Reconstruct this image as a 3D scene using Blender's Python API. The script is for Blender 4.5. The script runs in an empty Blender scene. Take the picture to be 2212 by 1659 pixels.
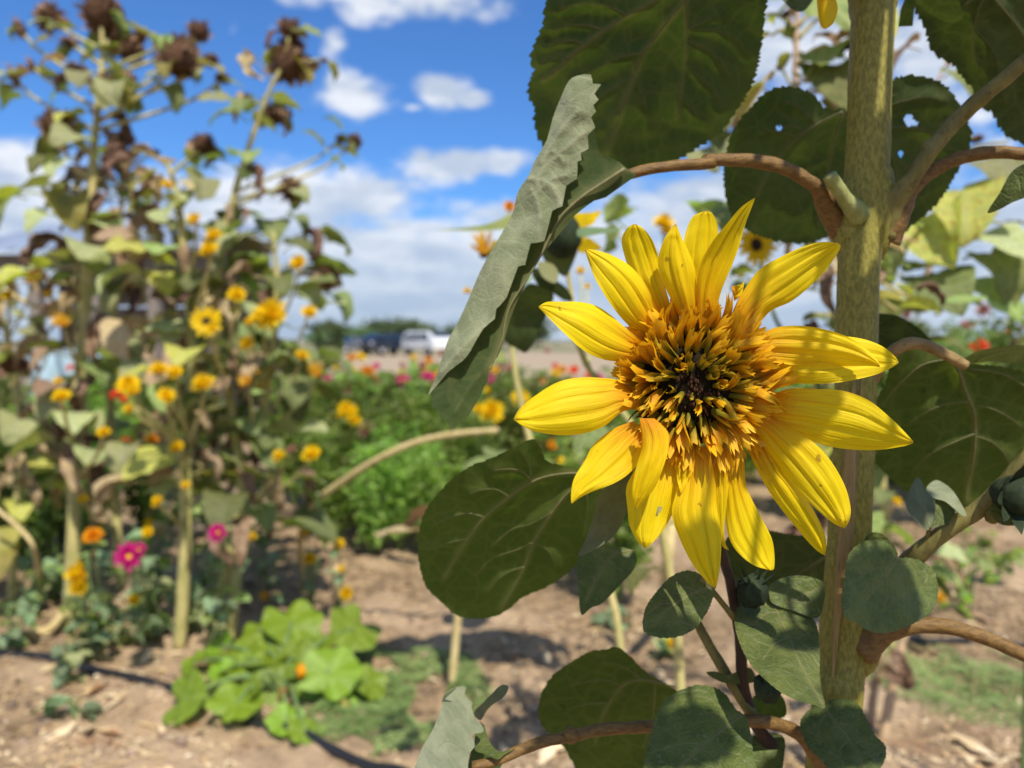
import bpy, math, random
import numpy as np
from mathutils import Vector, Matrix, Quaternion, noise as mnoise
from mathutils.geometry import delaunay_2d_cdt

# ------------------------------------------------------------------ camera, sky, sun
C = bpy.context.scene.collection
SC = bpy.context.scene
CAMZ = 1.10
PITCH = math.radians(3.26)
cam_d = bpy.data.cameras.new('camera'); cam = bpy.data.objects.new('camera', cam_d); C.objects.link(cam)
cam.location = (0, 0, CAMZ); cam.rotation_euler = (math.pi/2 - PITCH, 0, 0)
cam_d.sensor_width = 36; cam_d.lens = 27; cam_d.clip_start = 0.01; cam_d.clip_end = 6000
cam_d.dof.use_dof = True; cam_d.dof.focus_distance = 0.362; cam_d.dof.aperture_fstop = 6.8
SC.camera = cam
SC.view_settings.view_transform = 'Standard'; SC.view_settings.look = 'None'
SC.view_settings.exposure = 0.20; SC.view_settings.gamma = 1.0; SC.view_settings.use_curve_mapping = False
SC.cycles.max_bounces = 7; SC.cycles.transmission_bounces = 5; SC.cycles.diffuse_bounces = 4
SC.cycles.caustics_reflective = False; SC.cycles.caustics_refractive = False

SUN = Vector((0.20, -0.52, 0.83)).normalized()      # towards the sun
sun_d = bpy.data.lights.new('sun', 'SUN'); sun = bpy.data.objects.new('sun', sun_d); C.objects.link(sun)
sun_d.energy = 5.0; sun_d.angle = math.radians(0.53); sun_d.color = (1.0, 0.93, 0.81)
sun.rotation_euler = SUN.to_track_quat('Z', 'Y').to_euler(); sun.location = (2, -3, 6)

FWD = Vector((0, math.cos(PITCH), -math.sin(PITCH)))
UP = Vector((0, math.sin(PITCH), math.cos(PITCH)))
RT = Vector((1, 0, 0))
CAM = Vector((0, 0, CAMZ))
def P(x, y, d):
    return CAM + FWD*d + RT*((x-1106)/1659*d) + UP*((829.5-y)/1659*d)
def gd(y):
    return CAMZ/(math.sin(PITCH) - math.cos(PITCH)*(829.5-y)/1659)
# the crops that were measured: offset and scale into one 2212 x 1659 grid
CR = {'c4': (1036.9, 403.2, .5381), 'c5': (864, 0, .3646), 'c6': (1520.7, 0, .3125), 'c7': (864, 921.7, .4444),
      'c8': (1520.7, 921.7, .44454), 'd1': (1831.8, 622.1, .34721), 'd5': (921.7, 403.2, .34735),
      'd6': (1094.5, 374.4, .26041), 'd7': (1843.3, 0, .45122), 'd8': (864.1, 1296.1, .23437), 'D': (0, 0, 1)}
def cv(k, pts):
    ox, oy, s = CR[k]
    return [(ox+x*s, oy+y*s) for x, y in pts]

def azel(x, y):
    v = (P(x, y, 1)-CAM).normalized()
    return math.atan2(v.x, v.y), math.asin(v.z)

# ---- world: Nishita sky with cumulus over it
W = bpy.data.worlds.new('World'); SC.world = W; W.use_nodes = True
nt = W.node_tree; nt.nodes.clear()
def N(t, nt_=None, **kw):
    n = (nt_ or nt).nodes.new(t)
    for k, v in kw.items(): setattr(n, k, v)
    return n
def Lk(a, b, nt_=None): (nt_ or nt).links.new(a, b)
def mth(op, a, b=None, c=None, clamp=False, t=None):
    T = t or nt
    n = T.nodes.new('ShaderNodeMath'); n.operation = op; n.use_clamp = clamp
    for i, v in enumerate((a, b, c)):
        if v is None: continue
        if isinstance(v, (int, float)): n.inputs[i].default_value = v
        else: T.links.new(v, n.inputs[i])
    return n.outputs[0]
def mixc(fac, a, b, t=None, blend='MIX'):
    T = t or nt
    n = T.nodes.new('ShaderNodeMix'); n.data_type = 'RGBA'; n.blend_type = blend
    for s, v in ((n.inputs[0], fac), (n.inputs[6], a), (n.inputs[7], b)):
        if isinstance(v, (int, float)): s.default_value = v
        elif isinstance(v, tuple): s.default_value = (v[0], v[1], v[2], 1)
        else: T.links.new(v, s)
    return n.outputs[2]
def sstep(v, a, b, t=None):
    T = t or nt
    n = T.nodes.new('ShaderNodeMapRange'); n.interpolation_type = 'SMOOTHSTEP'
    T.links.new(v, n.inputs[0]); n.inputs[1].default_value = a; n.inputs[2].default_value = b
    n.inputs[3].default_value = 0; n.inputs[4].default_value = 1
    return n.outputs[0]
sky = N('ShaderNodeTexSky'); sky.sky_type = 'NISHITA'; sky.sun_disc = False
sky.sun_elevation = math.asin(SUN.z); sky.sun_rotation = math.atan2(SUN.x, SUN.y)
sky.air_density = 1.0; sky.dust_density = 0.4; sky.ozone_density = 2.0
tc = N('ShaderNodeTexCoord'); sep = N('ShaderNodeSeparateXYZ'); Lk(tc.outputs['Generated'], sep.inputs[0])
az = mth('ARCTAN2', sep.outputs[0], sep.outputs[1])
el = mth('ARCSINE', mth('MINIMUM', mth('MAXIMUM', sep.outputs[2], -1), 1))
comb = N('ShaderNodeCombineXYZ'); Lk(az, comb.inputs[0]); Lk(mth('MULTIPLY', el, 1.7), comb.inputs[1])
def cloud_noise(scale, detail, off=(0, 0, 0), rough=.55, sc=(1, 1, 1)):
    mp = N('ShaderNodeMapping'); mp.inputs['Location'].default_value = off; mp.inputs['Scale'].default_value = sc; Lk(comb.outputs[0], mp.inputs[0])
    nz = N('ShaderNodeTexNoise'); nz.inputs['Scale'].default_value = scale; nz.inputs['Detail'].default_value = detail
    nz.inputs['Roughness'].default_value = rough; Lk(mp.outputs[0], nz.inputs['Vector'])
    return nz.outputs['Fac']
n_big = cloud_noise(3.2, 7); n_fine = cloud_noise(13, 7, (3.1, 1.7, 0)); n_str = cloud_noise(7, 5, (7, 2, 0), .55, (1, 2.8, 1))
fine = mth('SUBTRACT', n_fine, .5)
dens = None
CL = [(770, 210, 88, 38, 1), (735, 190, 45, 28, .9), (830, 240, 60, 14, .5), (955, 195, 62, 34, 1), (1010, 212, 50, 20, .9), (890, 232, 50, 14, .6),
      (985, 355, 130, 40, 1), (1080, 355, 55, 32, .9), (910, 340, 60, 30, .9), (860, -30, 240, 62, 1), (720, 85, 50, 52, .55), (500, 75, 46, 40, .35),
      (590, 62, 44, 42, .35), (20, 395, 100, 75, 1), (-80, 380, 120, 80, 1), (640, 440, 260, 80, 1), (760, 430, 150, 62, 1), (480, 440, 110, 70, 1),
      (1720, 120, 260, 150, .9), (2010, 120, 110, 120, .9), (1560, 480, 320, 120, .95), (2180, 500, 300, 130, .9)]
for (x, y, w, h, k) in CL:
    a0, e0 = azel(x, y)
    ww, hh = w/1659, h/1659
    q1 = mth('POWER', mth('ABSOLUTE', mth('DIVIDE', mth('SUBTRACT', az, a0), ww)), 2)
    q2 = mth('POWER', mth('ABSOLUTE', mth('DIVIDE', mth('SUBTRACT', el, e0), hh)), 2)
    b = mth('SUBTRACT', k*1.0, mth('MULTIPLY', mth('SQRT', mth('ADD', q1, q2)), .72))
    dens = b if dens is None else mth('MAXIMUM', dens, b)
low = mth('MULTIPLY', mth('SUBTRACT', .207, el), 9.0)                     # grey-white sheet towards the horizon
low = mth('ADD', mth('MINIMUM', low, .95), mth('MULTIPLY', mth('SUBTRACT', n_big, .5), 1.4))
dens = mth('MAXIMUM', dens, low)
far = mth('SUBTRACT', mth('MULTIPLY', mth('SUBTRACT', n_big, .46), 5), sstep(mth('SUBTRACT', .75, mth('ABSOLUTE', mth('ADD', az, .12))), 0, .4))
dens = mth('MAXIMUM', dens, far)
dens = mth('ADD', dens, mth('MULTIPLY', fine, 1.6))
dens = mth('ADD', dens, mth('MULTIPLY', mth('SUBTRACT', n_big, .5), .5))
mask = sstep(dens, .12, .62)
lowwhite = sstep(el, .0, .2)
shade = sstep(mth('ADD', n_str, mth('MULTIPLY', mth('SUBTRACT', n_fine, .5), .6)), .35, .66)
CLOUD_LO, CLOUD_HI = (.31, .41, .57), (.80, .83, .88)
ccol = mixc(mth('MULTIPLY', mth('ADD', mth('MULTIPLY', shade, .65), .35), mth('ADD', mth('MULTIPLY', lowwhite, .62), .38)), CLOUD_LO, CLOUD_HI)
skyc = mixc(1.0, sky.outputs[0], (.082*.62, .082*1.10, .082*1.72), blend='MULTIPLY')
fin = mixc(mth('MULTIPLY', mask, .93), skyc, ccol)
bg = N('ShaderNodeBackground'); Lk(fin, bg.inputs[0]); bg.inputs[1].default_value = 1.0
wo = N('ShaderNodeOutputWorld'); Lk(bg.outputs[0], wo.inputs[0])

# ------------------------------------------------------------------ helpers
rnd = random.Random(7)
def tag(o, label=None, cat=None, group=None, kind=None):
    if label: o['label'] = label
    if cat: o['category'] = cat
    if group: o['group'] = group
    if kind: o['kind'] = kind
    return o
def thing(name, label, cat, loc, group=None):
    o = bpy.data.objects.new(name, None); C.objects.link(o); o.location = loc
    o.empty_display_size = .05
    return tag(o, label, cat, group)
def base_of(parent):
    b = Vector((0, 0, 0))
    while parent is not None:
        b += Vector(parent.location); parent = parent.parent
    return b
def mk_mesh(name, verts, faces, mats, fm=None, attrs=None, smooth=True):
    me = bpy.data.meshes.new(name)
    me.from_pydata([tuple(v) for v in verts], [], faces)
    for m in mats: me.materials.append(m)
    if fm is not None: me.polygons.foreach_set('material_index', fm)
    if smooth: me.polygons.foreach_set('use_smooth', [True]*len(me.polygons))
    for k, vals in (attrs or {}).items():
        a = me.attributes.new(k, 'FLOAT', 'POINT'); a.data.foreach_set('value', np.asarray(vals, dtype=np.float32))
    me.update()
    return me
def put(name, me, parent=None, kind=None, mat=None):
    o = bpy.data.objects.new(name, me); C.objects.link(o)
    if parent is not None: o.parent = parent
    if mat is not None: o.matrix_basis = mat
    if kind: o['kind'] = kind
    return o
def wobj(name, verts, faces, mats, parent=None, kind=None, **kw):   # world-space vertices
    b = base_of(parent)
    return put(name, mk_mesh(name, [Vector(v)-b for v in verts], faces, mats, **kw), parent, kind)

def crom(pts, n, closed=False):
    p = [np.array(q, float) for q in pts]
    m = len(p); out = []
    segs = m if closed else m-1
    for i in range(segs):
        if closed: a, b, c, d = p[(i-1) % m], p[i], p[(i+1) % m], p[(i+2) % m]
        else: a, b, c, d = p[max(i-1, 0)], p[i], p[i+1], p[min(i+2, m-1)]
        for k in range(n):
            t = k/n
            out.append(.5*((2*b)+(c-a)*t+(2*a-5*b+4*c-d)*t*t+(3*b-a-3*c+d)*t**3))
    if not closed: out.append(p[-1])
    return out
def resample(pts, n):
    q = np.array(crom(pts, 10)); s = np.r_[0, np.cumsum(np.linalg.norm(np.diff(q, axis=0), axis=1))]
    t = np.linspace(0, s[-1], n)
    return np.stack([np.interp(t, s, q[:, k]) for k in range(q.shape[1])], 1)

class MB:
    def __init__(s): s.v = []; s.f = []; s.m = []; s.a = {}
    def add(s, v, f, m=0, **at):
        o = len(s.v); s.v += [Vector(q) for q in v]; s.f += [tuple(i+o for i in q) for q in f]; s.m += [m]*len(f)
        for k, vals in at.items():
            L = s.a.setdefault(k, []); L += [0.]*(o-len(L)); L += list(vals)
    def tube(s, pts, radii, n=8, m=0, seg=None, cap=True, bump=0.):
        q = resample([tuple(p) for p in pts], seg or max(2, len(pts)*4))
        rr = np.interp(np.linspace(0, 1, len(q)), np.linspace(0, 1, len(radii)), radii)
        q = [Vector(x) for x in q]
        nrm = None; v = []; f = []
        for i, p in enumerate(q):
            t = (q[min(i+1, len(q)-1)]-q[max(i-1, 0)])
            t = t.normalized() if t.length > 1e-9 else Vector((0, 0, 1))
            if nrm is None:
                nrm = t.orthogonal().normalized()
            else:
                nrm = (nrm - t*nrm.dot(t)).normalized()
            b = t.cross(nrm)
            for k in range(n):
                a = 2*math.pi*k/n
                r = rr[i]*(1+bump*(mnoise.noise(Vector((k*1.7, i*.35, rr[0]*999)))))
                v.append(p+nrm*math.cos(a)*r+b*math.sin(a)*r)
        for i in range(len(q)-1):
            for k in range(n):
                a = i*n+k; b2 = i*n+(k+1) % n
                f.append((a, b2, b2+n, a+n))
        if cap:
            f.append(tuple(range(n-1, -1, -1))); f.append(tuple(range((len(q)-1)*n, len(q)*n)))
        s.add(v, f, m)
    def ball(s, c, rx, ry=None, rz=None, nu=12, nv=8, m=0, jit=0., rot=None):
        ry = ry or rx; rz = rz or rx; v = []; f = []
        for j in range(nv+1):
            th = math.pi*j/nv
            for i in range(nu):
                ph = 2*math.pi*i/nu
                d = Vector((math.sin(th)*math.cos(ph), math.sin(th)*math.sin(ph), math.cos(th)))
                k = 1+jit*mnoise.noise(d*2.3+Vector(c)*37)
                p = Vector((d.x*rx*k, d.y*ry*k, d.z*rz*k))
                if rot is not None: p = rot @ p
                v.append(Vector(c)+p)
        for j in range(nv):
            for i in range(nu):
                a = j*nu+i; b = j*nu+(i+1) % nu
                f.append((a, a+nu, b+nu, b))
        s.add(v, f, m)
    def box(s, c, dx, dy, dz, m=0, rot=None):
        v = []
        for z in (-1, 1):
            for x, y in ((-1, -1), (1, -1), (1, 1), (-1, 1)):
                p = Vector((x*dx/2, y*dy/2, z*dz/2))
                if rot is not None: p = rot @ p
                v.append(Vector(c)+p)
        s.add(v, [(3, 2, 1, 0), (4, 5, 6, 7), (0, 1, 5, 4), (1, 2, 6, 5), (2, 3, 7, 6), (3, 0, 4, 7)], m)
    def attrs(s):
        for L in s.a.values(): L += [0.]*(len(s.v)-len(L))
        return s.a
    def mesh(s, name, mats, smooth=True): return mk_mesh(name, s.v, s.f, mats, s.m, s.attrs(), smooth)
    def obj(s, name, mats, parent=None, kind=None, smooth=True):
        return wobj(name, s.v, s.f, mats, parent, kind, fm=s.m, attrs=s.attrs(), smooth=smooth)

# ------------------------------------------------------------------ materials
def newmat(name):
    m = bpy.data.materials.new(name); m.use_nodes = True; t = m.node_tree; t.nodes.clear()
    return m, t
def tnoise(t, scale, detail=4, vec=None, rough=.55, stretch=None):
    n = t.nodes.new('ShaderNodeTexNoise'); n.inputs['Scale'].default_value = scale
    n.inputs['Detail'].default_value = detail; n.inputs['Roughness'].default_value = rough
    if vec is None:
        tcn = t.nodes.new('ShaderNodeTexCoord'); vec = tcn.outputs['Object']
    if stretch:
        mp = t.nodes.new('ShaderNodeMapping'); mp.inputs['Scale'].default_value = stretch; t.links.new(vec, mp.inputs[0]); vec = mp.outputs[0]
    t.links.new(vec, n.inputs['Vector'])
    return n.outputs['Fac']
def attr(t, name):
    n = t.nodes.new('ShaderNodeAttribute'); n.attribute_name = name; return n.outputs['Fac']
def pbsdf(t, col, rough=.6, spec=.4, sheen=0., bump=None, bstr=.3, bdist=.001):
    p = t.nodes.new('ShaderNodeBsdfPrincipled')
    if isinstance(col, tuple): p.inputs['Base Color'].default_value = (*col, 1)
    else: t.links.new(col, p.inputs['Base Color'])
    if isinstance(rough, (int, float)): p.inputs['Roughness'].default_value = rough
    else: t.links.new(rough, p.inputs['Roughness'])
    p.inputs['Specular IOR Level'].default_value = spec
    p.inputs['Sheen Weight'].default_value = sheen; p.inputs['Sheen Roughness'].default_value = .5
    if bump is not None:
        b = t.nodes.new('ShaderNodeBump'); b.inputs['Strength'].default_value = bstr; b.inputs['Distance'].default_value = bdist
        t.links.new(bump, b.inputs['Height']); t.links.new(b.outputs[0], p.inputs['Normal'])
    return p
def out(t, sh):
    o = t.nodes.new('ShaderNodeOutputMaterial'); t.links.new(sh, o.inputs[0])
def leafmat(name, col, col2, vein=(.22, .22, .09), trans=.25, tcol=None, rough=.55, spec=.35, scale=28, sheen=.0, bscale=260, bstr=.35, rand=.35, spots=None, hue=True, bdist=.0007, net=0.):
    m, t = newmat(name)
    n1 = tnoise(t, scale, 5)
    c = mixc(sstep(n1, .35, .68, t), col, col2, t)
    if spots:
        n3 = tnoise(t, spots[1], 3)
        c = mixc(mth('MULTIPLY', sstep(n3, spots[2], spots[2]+.06, t), spots[3], t=t), c, spots[0], t)
    c = mixc(mth('MULTIPLY', attr(t, 'vein'), .75, t=t), c, vein, t)
    if hue:
        oi = t.nodes.new('ShaderNodeObjectInfo')
        hs = t.nodes.new('ShaderNodeHueSaturation')
        t.links.new(mth('ADD', mth('MULTIPLY', oi.outputs['Random'], rand*.07, t=t), .5-rand*.035, t=t), hs.inputs['Hue'])
        t.links.new(mth('ADD', mth('MULTIPLY', oi.outputs['Random'], rand*1.1, t=t), 1-rand*.5, t=t), hs.inputs['Value'])
        t.links.new(c, hs.inputs['Color']); c = hs.outputs[0]
    n2 = tnoise(t, bscale, 4)
    if net:
        tcn = t.nodes.new('ShaderNodeTexCoord'); dn = t.nodes.new('ShaderNodeTexNoise'); dn.inputs['Scale'].default_value = net*.5; t.links.new(tcn.outputs['Object'], dn.inputs['Vector'])
        va = t.nodes.new('ShaderNodeVectorMath'); va.operation = 'MULTIPLY_ADD'; t.links.new(dn.outputs['Color'], va.inputs[0]); va.inputs[1].default_value = (.9/net,)*3; t.links.new(tcn.outputs['Object'], va.inputs[2])
        edges = []
        for sc_ in (net, net*2.7):
            vo = t.nodes.new('ShaderNodeTexVoronoi'); vo.feature = 'DISTANCE_TO_EDGE'; vo.inputs['Scale'].default_value = sc_; t.links.new(va.outputs[0], vo.inputs['Vector'])
            edges.append(mth('SUBTRACT', 1, sstep(vo.outputs['Distance'], 0, .13, t), t=t))
        e = mth('MAXIMUM', edges[0], mth('MULTIPLY', edges[1], .55, t=t), t=t)
        c = mixc(mth('MULTIPLY', e, (.18 if net > 64 else .22), t=t), c, vein, t)
        n2 = mth('ADD', mth('MULTIPLY', n2, .6, t=t), mth('MULTIPLY', e, -.30 if net > 64 else -.15, t=t), t=t)
    p = pbsdf(t, c, rough, spec, sheen, n2, bstr, bdist)
    tr = t.nodes.new('ShaderNodeBsdfTranslucent')
    tc_ = mixc(1.0, c, tcol or (1.3, 1.5, .45), t, 'MULTIPLY')
    t.links.new(tc_, tr.inputs[0])
    mx = t.nodes.new('ShaderNodeMixShader'); mx.inputs[0].default_value = trans
    t.links.new(p.outputs[0], mx.inputs[1]); t.links.new(tr.outputs[0], mx.inputs[2])
    out(t, mx.outputs[0]); return m

M = {}
M['under'] = leafmat('leaf_underside_green', (.044, .070, .021), (.066, .094, .028), (.15, .15, .06), .24, rough=.7, spec=.15, scale=18, spots=((.03, .035, .015), 60, .66, .6), net=62, rand=.25)
M['under_light'] = leafmat('leaf_underside_olive', (.068, .100, .020), (.092, .126, .026), (.19, .19, .06), .42, rough=.7, spec=.15, scale=16, spots=((.03, .04, .015), 50, .66, .55), net=62, rand=.2)
M['flap'] = leafmat('leaf_grey_velvet', (.165, .190, .095), (.255, .275, .155), (.36, .37, .23), .10, rough=.85, spec=.1, scale=75, sheen=.3, bscale=900, bstr=.7, net=75, rand=0, bdist=.0008)
M['blue'] = leafmat('leaf_blue_green', (.062, .090, .014), (.108, .136, .028), (.19, .19, .055), .16, rough=.5, spec=.34, scale=70, sheen=.06, bscale=520, bstr=.8, net=110, rand=.2, spots=((.16, .20, .13), 220, .62, .35), bdist=.0015)
M['grey'] = leafmat('leaf_grey_green', (.085, .105, .05), (.125, .145, .075), (.17, .18, .10), .10, rough=.7, spec=.2, scale=80, sheen=.15, rand=0)
M['bg_green'] = leafmat('sunflower_leaf_green', (.19, .25, .075), (.33, .37, .125), (.36, .38, .16), .36, rough=.6, spec=.3, scale=9, rand=.9, bscale=60, bstr=.5, bdist=.004)
M['bg_dark'] = leafmat('sunflower_leaf_dark', (.135, .17, .055), (.22, .25, .09), (.22, .24, .11), .32, rough=.6, spec=.3, scale=9, rand=.7, bscale=60, bdist=.004)
M['bg_grey'] = leafmat('sunflower_leaf_grey', (.30, .33, .14), (.44, .45, .22), (.36, .38, .23), .3, rough=.65, spec=.3, scale=9, rand=.7, bscale=60, bdist=.004)
M['bg_yellow'] = leafmat('sunflower_leaf_yellowing', (.36, .37, .09), (.50, .46, .10), (.40, .38, .14), .35, rough=.6, scale=9, rand=.6, spots=((.35, .17, .03), 14, .56, .8), bscale=60, bdist=.004)
M['bg_dry'] = leafmat('dry_leaf_brown', (.20, .125, .075), (.42, .30, .19), (.30, .2, .12), .12, tcol=(1.2, .9, .6), rough=.8, spec=.1, scale=14, rand=1.0, bscale=80, bstr=.8, bdist=.004)
M['bg_tan'] = leafmat('dry_leaf_tan', (.36, .26, .15), (.50, .38, .23), (.5, .4, .25), .25, tcol=(1.2, 1, .7), rough=.8, spec=.1, scale=14, rand=.8, bscale=80, bdist=.004)
M['squash'] = leafmat('squash_leaf_bright_green', (.16, .265, .012), (.24, .36, .024), (.30, .44, .07), .30, tcol=(1.2, 1.3, .3), rough=.33, spec=.55, scale=16, rand=.45, bscale=60, bdist=.004)
M['zin'] = leafmat('zinnia_leaf', (.22, .30, .075), (.42, .48, .19), (.2, .3, .1), .52, rough=.45, spec=.5, scale=6, rand=.9, bscale=40, bdist=.003)
M['zin_dk'] = leafmat('bush_leaf_olive', (.19, .24, .08), (.35, .40, .17), (.2, .25, .1), .46, rough=.55, spec=.35, scale=6, rand=.9, bscale=40, bdist=.003)
M['bluegreen_low'] = leafmat('low_leaf_blue_green', (.14, .22, .105), (.24, .33, .17), (.25, .32, .2), .2, rough=.5, spec=.4, scale=9, rand=.7, bscale=50, bdist=.004)
M['far'] = leafmat('far_tree_leaf', (.07, .11, .04), (.14, .18, .08), (.1, .1, .1), .2, rough=.7, scale=1, rand=.8, bscale=5)
M['cover'] = leafmat('ground_cover_leaf', (.17, .26, .075), (.32, .42, .15), (.2, .3, .1), .2, rough=.6, scale=5, rand=0, bscale=40)

def stemmat(name, c1, c2, speck=(.05, .03, .01), sp=.5, stretch=(60, 60, 9), rough=.6, bstr=.5, bdist=.0015, sheen=.1):
    m, t = newmat(name)
    a = tnoise(t, 3.0, 6, stretch=stretch, rough=.6); b = tnoise(t, 7.0, 4, stretch=(stretch[0]*1.3, stretch[1]*1.3, stretch[2]*1.6))
    c = mixc(sstep(a, .35, .65, t), c1, c2, t)
    c = mixc(mth('MULTIPLY', sstep(b, .56, .68, t), sp, t=t), c, speck, t)
    out(t, pbsdf(t, c, rough, .3, sheen, a, bstr, bdist).outputs[0]); return m
M['stem'] = stemmat('stem_main_olive', (.165, .150, .022), (.30, .26, .048), (.10, .075, .022), .5, (190, 190, 75), sheen=.0, bstr=.4, bdist=.0006)
M['scar'] = stemmat('stem_scar_tan', (.24, .165, .06), (.34, .24, .09), (.09, .06, .025), .7, (90, 90, 3), sheen=0)
M['branch'] = stemmat('branch_reddish_brown', (.13, .072, .022), (.22, .125, .034), (.07, .035, .014), .6, (60, 160, 160), sheen=0)
M['branch_g'] = stemmat('branch_olive', (.14, .12, .032), (.21, .18, .05), (.09, .05, .02), .6, (40, 40, 20), sheen=0)
M['stub'] = stemmat('stub_pale_green', (.22, .24, .06), (.32, .33, .12), (.14, .12, .04), .4, (60, 60, 20), sheen=0)
M['petiole'] = stemmat('petiole_pale', (.21, .135, .045), (.30, .20, .075), (.06, .035, .02), .6, (20, 60, 60), sheen=0)
M['maroon'] = stemmat('stalk_maroon', (.028, .014, .009), (.05, .024, .014), (.02, .01, .01), .5)
M['veinm'] = stemmat('leaf_vein', (.105, .105, .042), (.14, .14, .058), (.09, .08, .04), .2)
M['veinl'] = stemmat('leaf_vein_pale', (.15, .15, .06), (.20, .19, .08), (.12, .11, .06), .2)
M['stalk'] = stemmat('sunflower_stalk_olive_yellow', (.33, .32, .10), (.56, .48, .20), (.24, .16, .06), .4, (12, 12, 5), bdist=.004)
M['straw'] = stemmat('dry_stalk_straw', (.50, .38, .16), (.66, .54, .26), (.35, .2, .08), .5, (20, 20, 8), bdist=.003)
M['pinkstem'] = stemmat('pinkish_stem', (.36, .22, .16), (.48, .34, .24), (.2, .12, .08), .4, (12, 12, 5), bdist=.003)
M['green_stem'] = stemmat('green_stem', (.10, .17, .04), (.16, .24, .07), (.06, .09, .03), .4, (20, 20, 8))
M['bud'] = stemmat('bud_dark', (.012, .022, .008), (.026, .042, .014), (.006, .006, .004), .5, (60, 60, 30), rough=.8, sheen=0)

def petalmat(name, tip, mid, base, streak, g0=.12, g1=.62, trans=.33):
    m, t = newmat(name)
    T, U, S = attr(t, 't'), attr(t, 'u'), attr(t, 'seed')
    cb = t.nodes.new('ShaderNodeCombineXYZ')
    t.links.new(mth('MULTIPLY', U, 13, t=t), cb.inputs[0]); t.links.new(mth('MULTIPLY', T, 1.3, t=t), cb.inputs[1]); t.links.new(S, cb.inputs[2])
    st = tnoise(t, 1.6, 6, cb.outputs[0], .65)
    cb2 = t.nodes.new('ShaderNodeCombineXYZ')
    t.links.new(mth('MULTIPLY', U, 34, t=t), cb2.inputs[0]); t.links.new(mth('MULTIPLY', T, 2.0, t=t), cb2.inputs[1]); t.links.new(S, cb2.inputs[2])
    st2 = tnoise(t, 1.5, 3, cb2.outputs[0], .6)
    k = mth('ADD', T, mth('MULTIPLY', mth('SUBTRACT', st, .5, t=t), .75, t=t), t=t)
    c = mixc(sstep(k, g0, g1, t), base, mid, t)
    c = mixc(sstep(k, g1-.12, g1+.25, t), c, tip, t)
    c = mixc(mth('MULTIPLY', sstep(st2, .54, .72, t), mth('SUBTRACT', .85, mth('MULTIPLY', T, .5, t=t), t=t), t=t), c, streak, t)
    c = mixc(mth('MULTIPLY', sstep(mth('ADD', T, mth('MULTIPLY', mth('SUBTRACT', st, .5, t=t), .12, t=t), t=t), .955, 1.0, t), .55, t=t), c, (.42, .22, .03), t)
    n3 = tnoise(t, 170, 2)
    c = mixc(mth('MULTIPLY', sstep(n3, .72, .76, t), .6, t=t), c, (.25, .09, .01), t)
    p = pbsdf(t, c, .5, .3, .0, st2, .55, .0009)
    tr = t.nodes.new('ShaderNodeBsdfTranslucent'); t.links.new(c, tr.inputs[0])
    mx = t.nodes.new('ShaderNodeMixShader'); mx.inputs[0].default_value = trans
    t.links.new(p.outputs[0], mx.inputs[1]); t.links.new(tr.outputs[0], mx.inputs[2])
    out(t, mx.outputs[0]); return m
M['petal'] = petalmat('ray_petal_yellow', (.95, .72, .004), (.93, .62, .002), (.84, .34, .001), (.66, .32, .001), -.02, .36, .42)
M['floret'] = petalmat('disc_floret_amber', (.84, .50, .012), (.66, .29, .005), (.34, .24, .010), (.44, .13, .004), .12, .60, .28)
M['floret_olive'] = petalmat('disc_floret_olive', (.60, .30, .012), (.50, .32, .014), (.17, .155, .010), (.25, .13, .01), .2, .85, .15)
M['floret_dry'] = petalmat('disc_floret_withered', (.30, .13, .09), (.22, .09, .05), (.12, .06, .02), (.10, .04, .03), .3, .7, .1)
def simple(name, col, rough=.6, spec=.3, var=.3, scale=20, bump=.3, bdist=.002, metal=0., trans=0.):
    m, t = newmat(name)
    n = tnoise(t, scale, 5)
    c = mixc(sstep(n, .3, .7, t), tuple(x*(1-var) for x in col), tuple(min(1, x*(1+var*.6)) for x in col), t)
    p = pbsdf(t, c, rough, spec, 0, n, bump, bdist); p.inputs['Metallic'].default_value = metal
    sh = p.outputs[0]
    if trans:
        tr = t.nodes.new('ShaderNodeBsdfTranslucent'); t.links.new(c, tr.inputs[0])
        mx = t.nodes.new('ShaderNodeMixShader'); mx.inputs[0].default_value = trans
        t.links.new(sh, mx.inputs[1]); t.links.new(tr.outputs[0], mx.inputs[2]); sh = mx.outputs[0]
    out(t, sh); return m
M['disc_black'] = simple('disc_black_green', (.014, .010, .004), .8, .08, .6, 300, .8, .001)
M['y'] = simple('small_petal_yellow', (.92, .62, .008), .55, .2, .25, 60, .2, trans=.3)
M['o'] = simple('small_petal_orange', (.86, .36, .01), .55, .2, .25, 60, .2, trans=.3)
M['oy'] = simple('small_petal_amber', (.88, .50, .04), .55, .2, .35, 60, .2, trans=.3)
M['r'] = simple('small_petal_red', (.72, .055, .025), .55, .2, .3, 60, .2, trans=.25)
M['m'] = simple('small_petal_magenta', (.58, .012, .20), .55, .2, .3, 60, .2, trans=.25)
M['w'] = simple('small_petal_white', (.8, .8, .78), .55, .2, .1, 60, .2, trans=.25)
M['pk'] = simple('small_petal_dusty_pink', (.45, .2, .16), .6, .2, .3, 60, .2, trans=.25)
M['dk'] = simple('small_disc_dark', (.035, .018, .01), .8, .2, .5, 80, .5)
M['seed'] = simple('seed_head_brown', (.13, .068, .038), .9, .15, .7, 70, 1., .004)
M['bract_dry'] = simple('dry_bract_tan', (.44, .28, .17), .8, .15, .5, 30, .6, trans=.15)
M['soil'] = None
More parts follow.
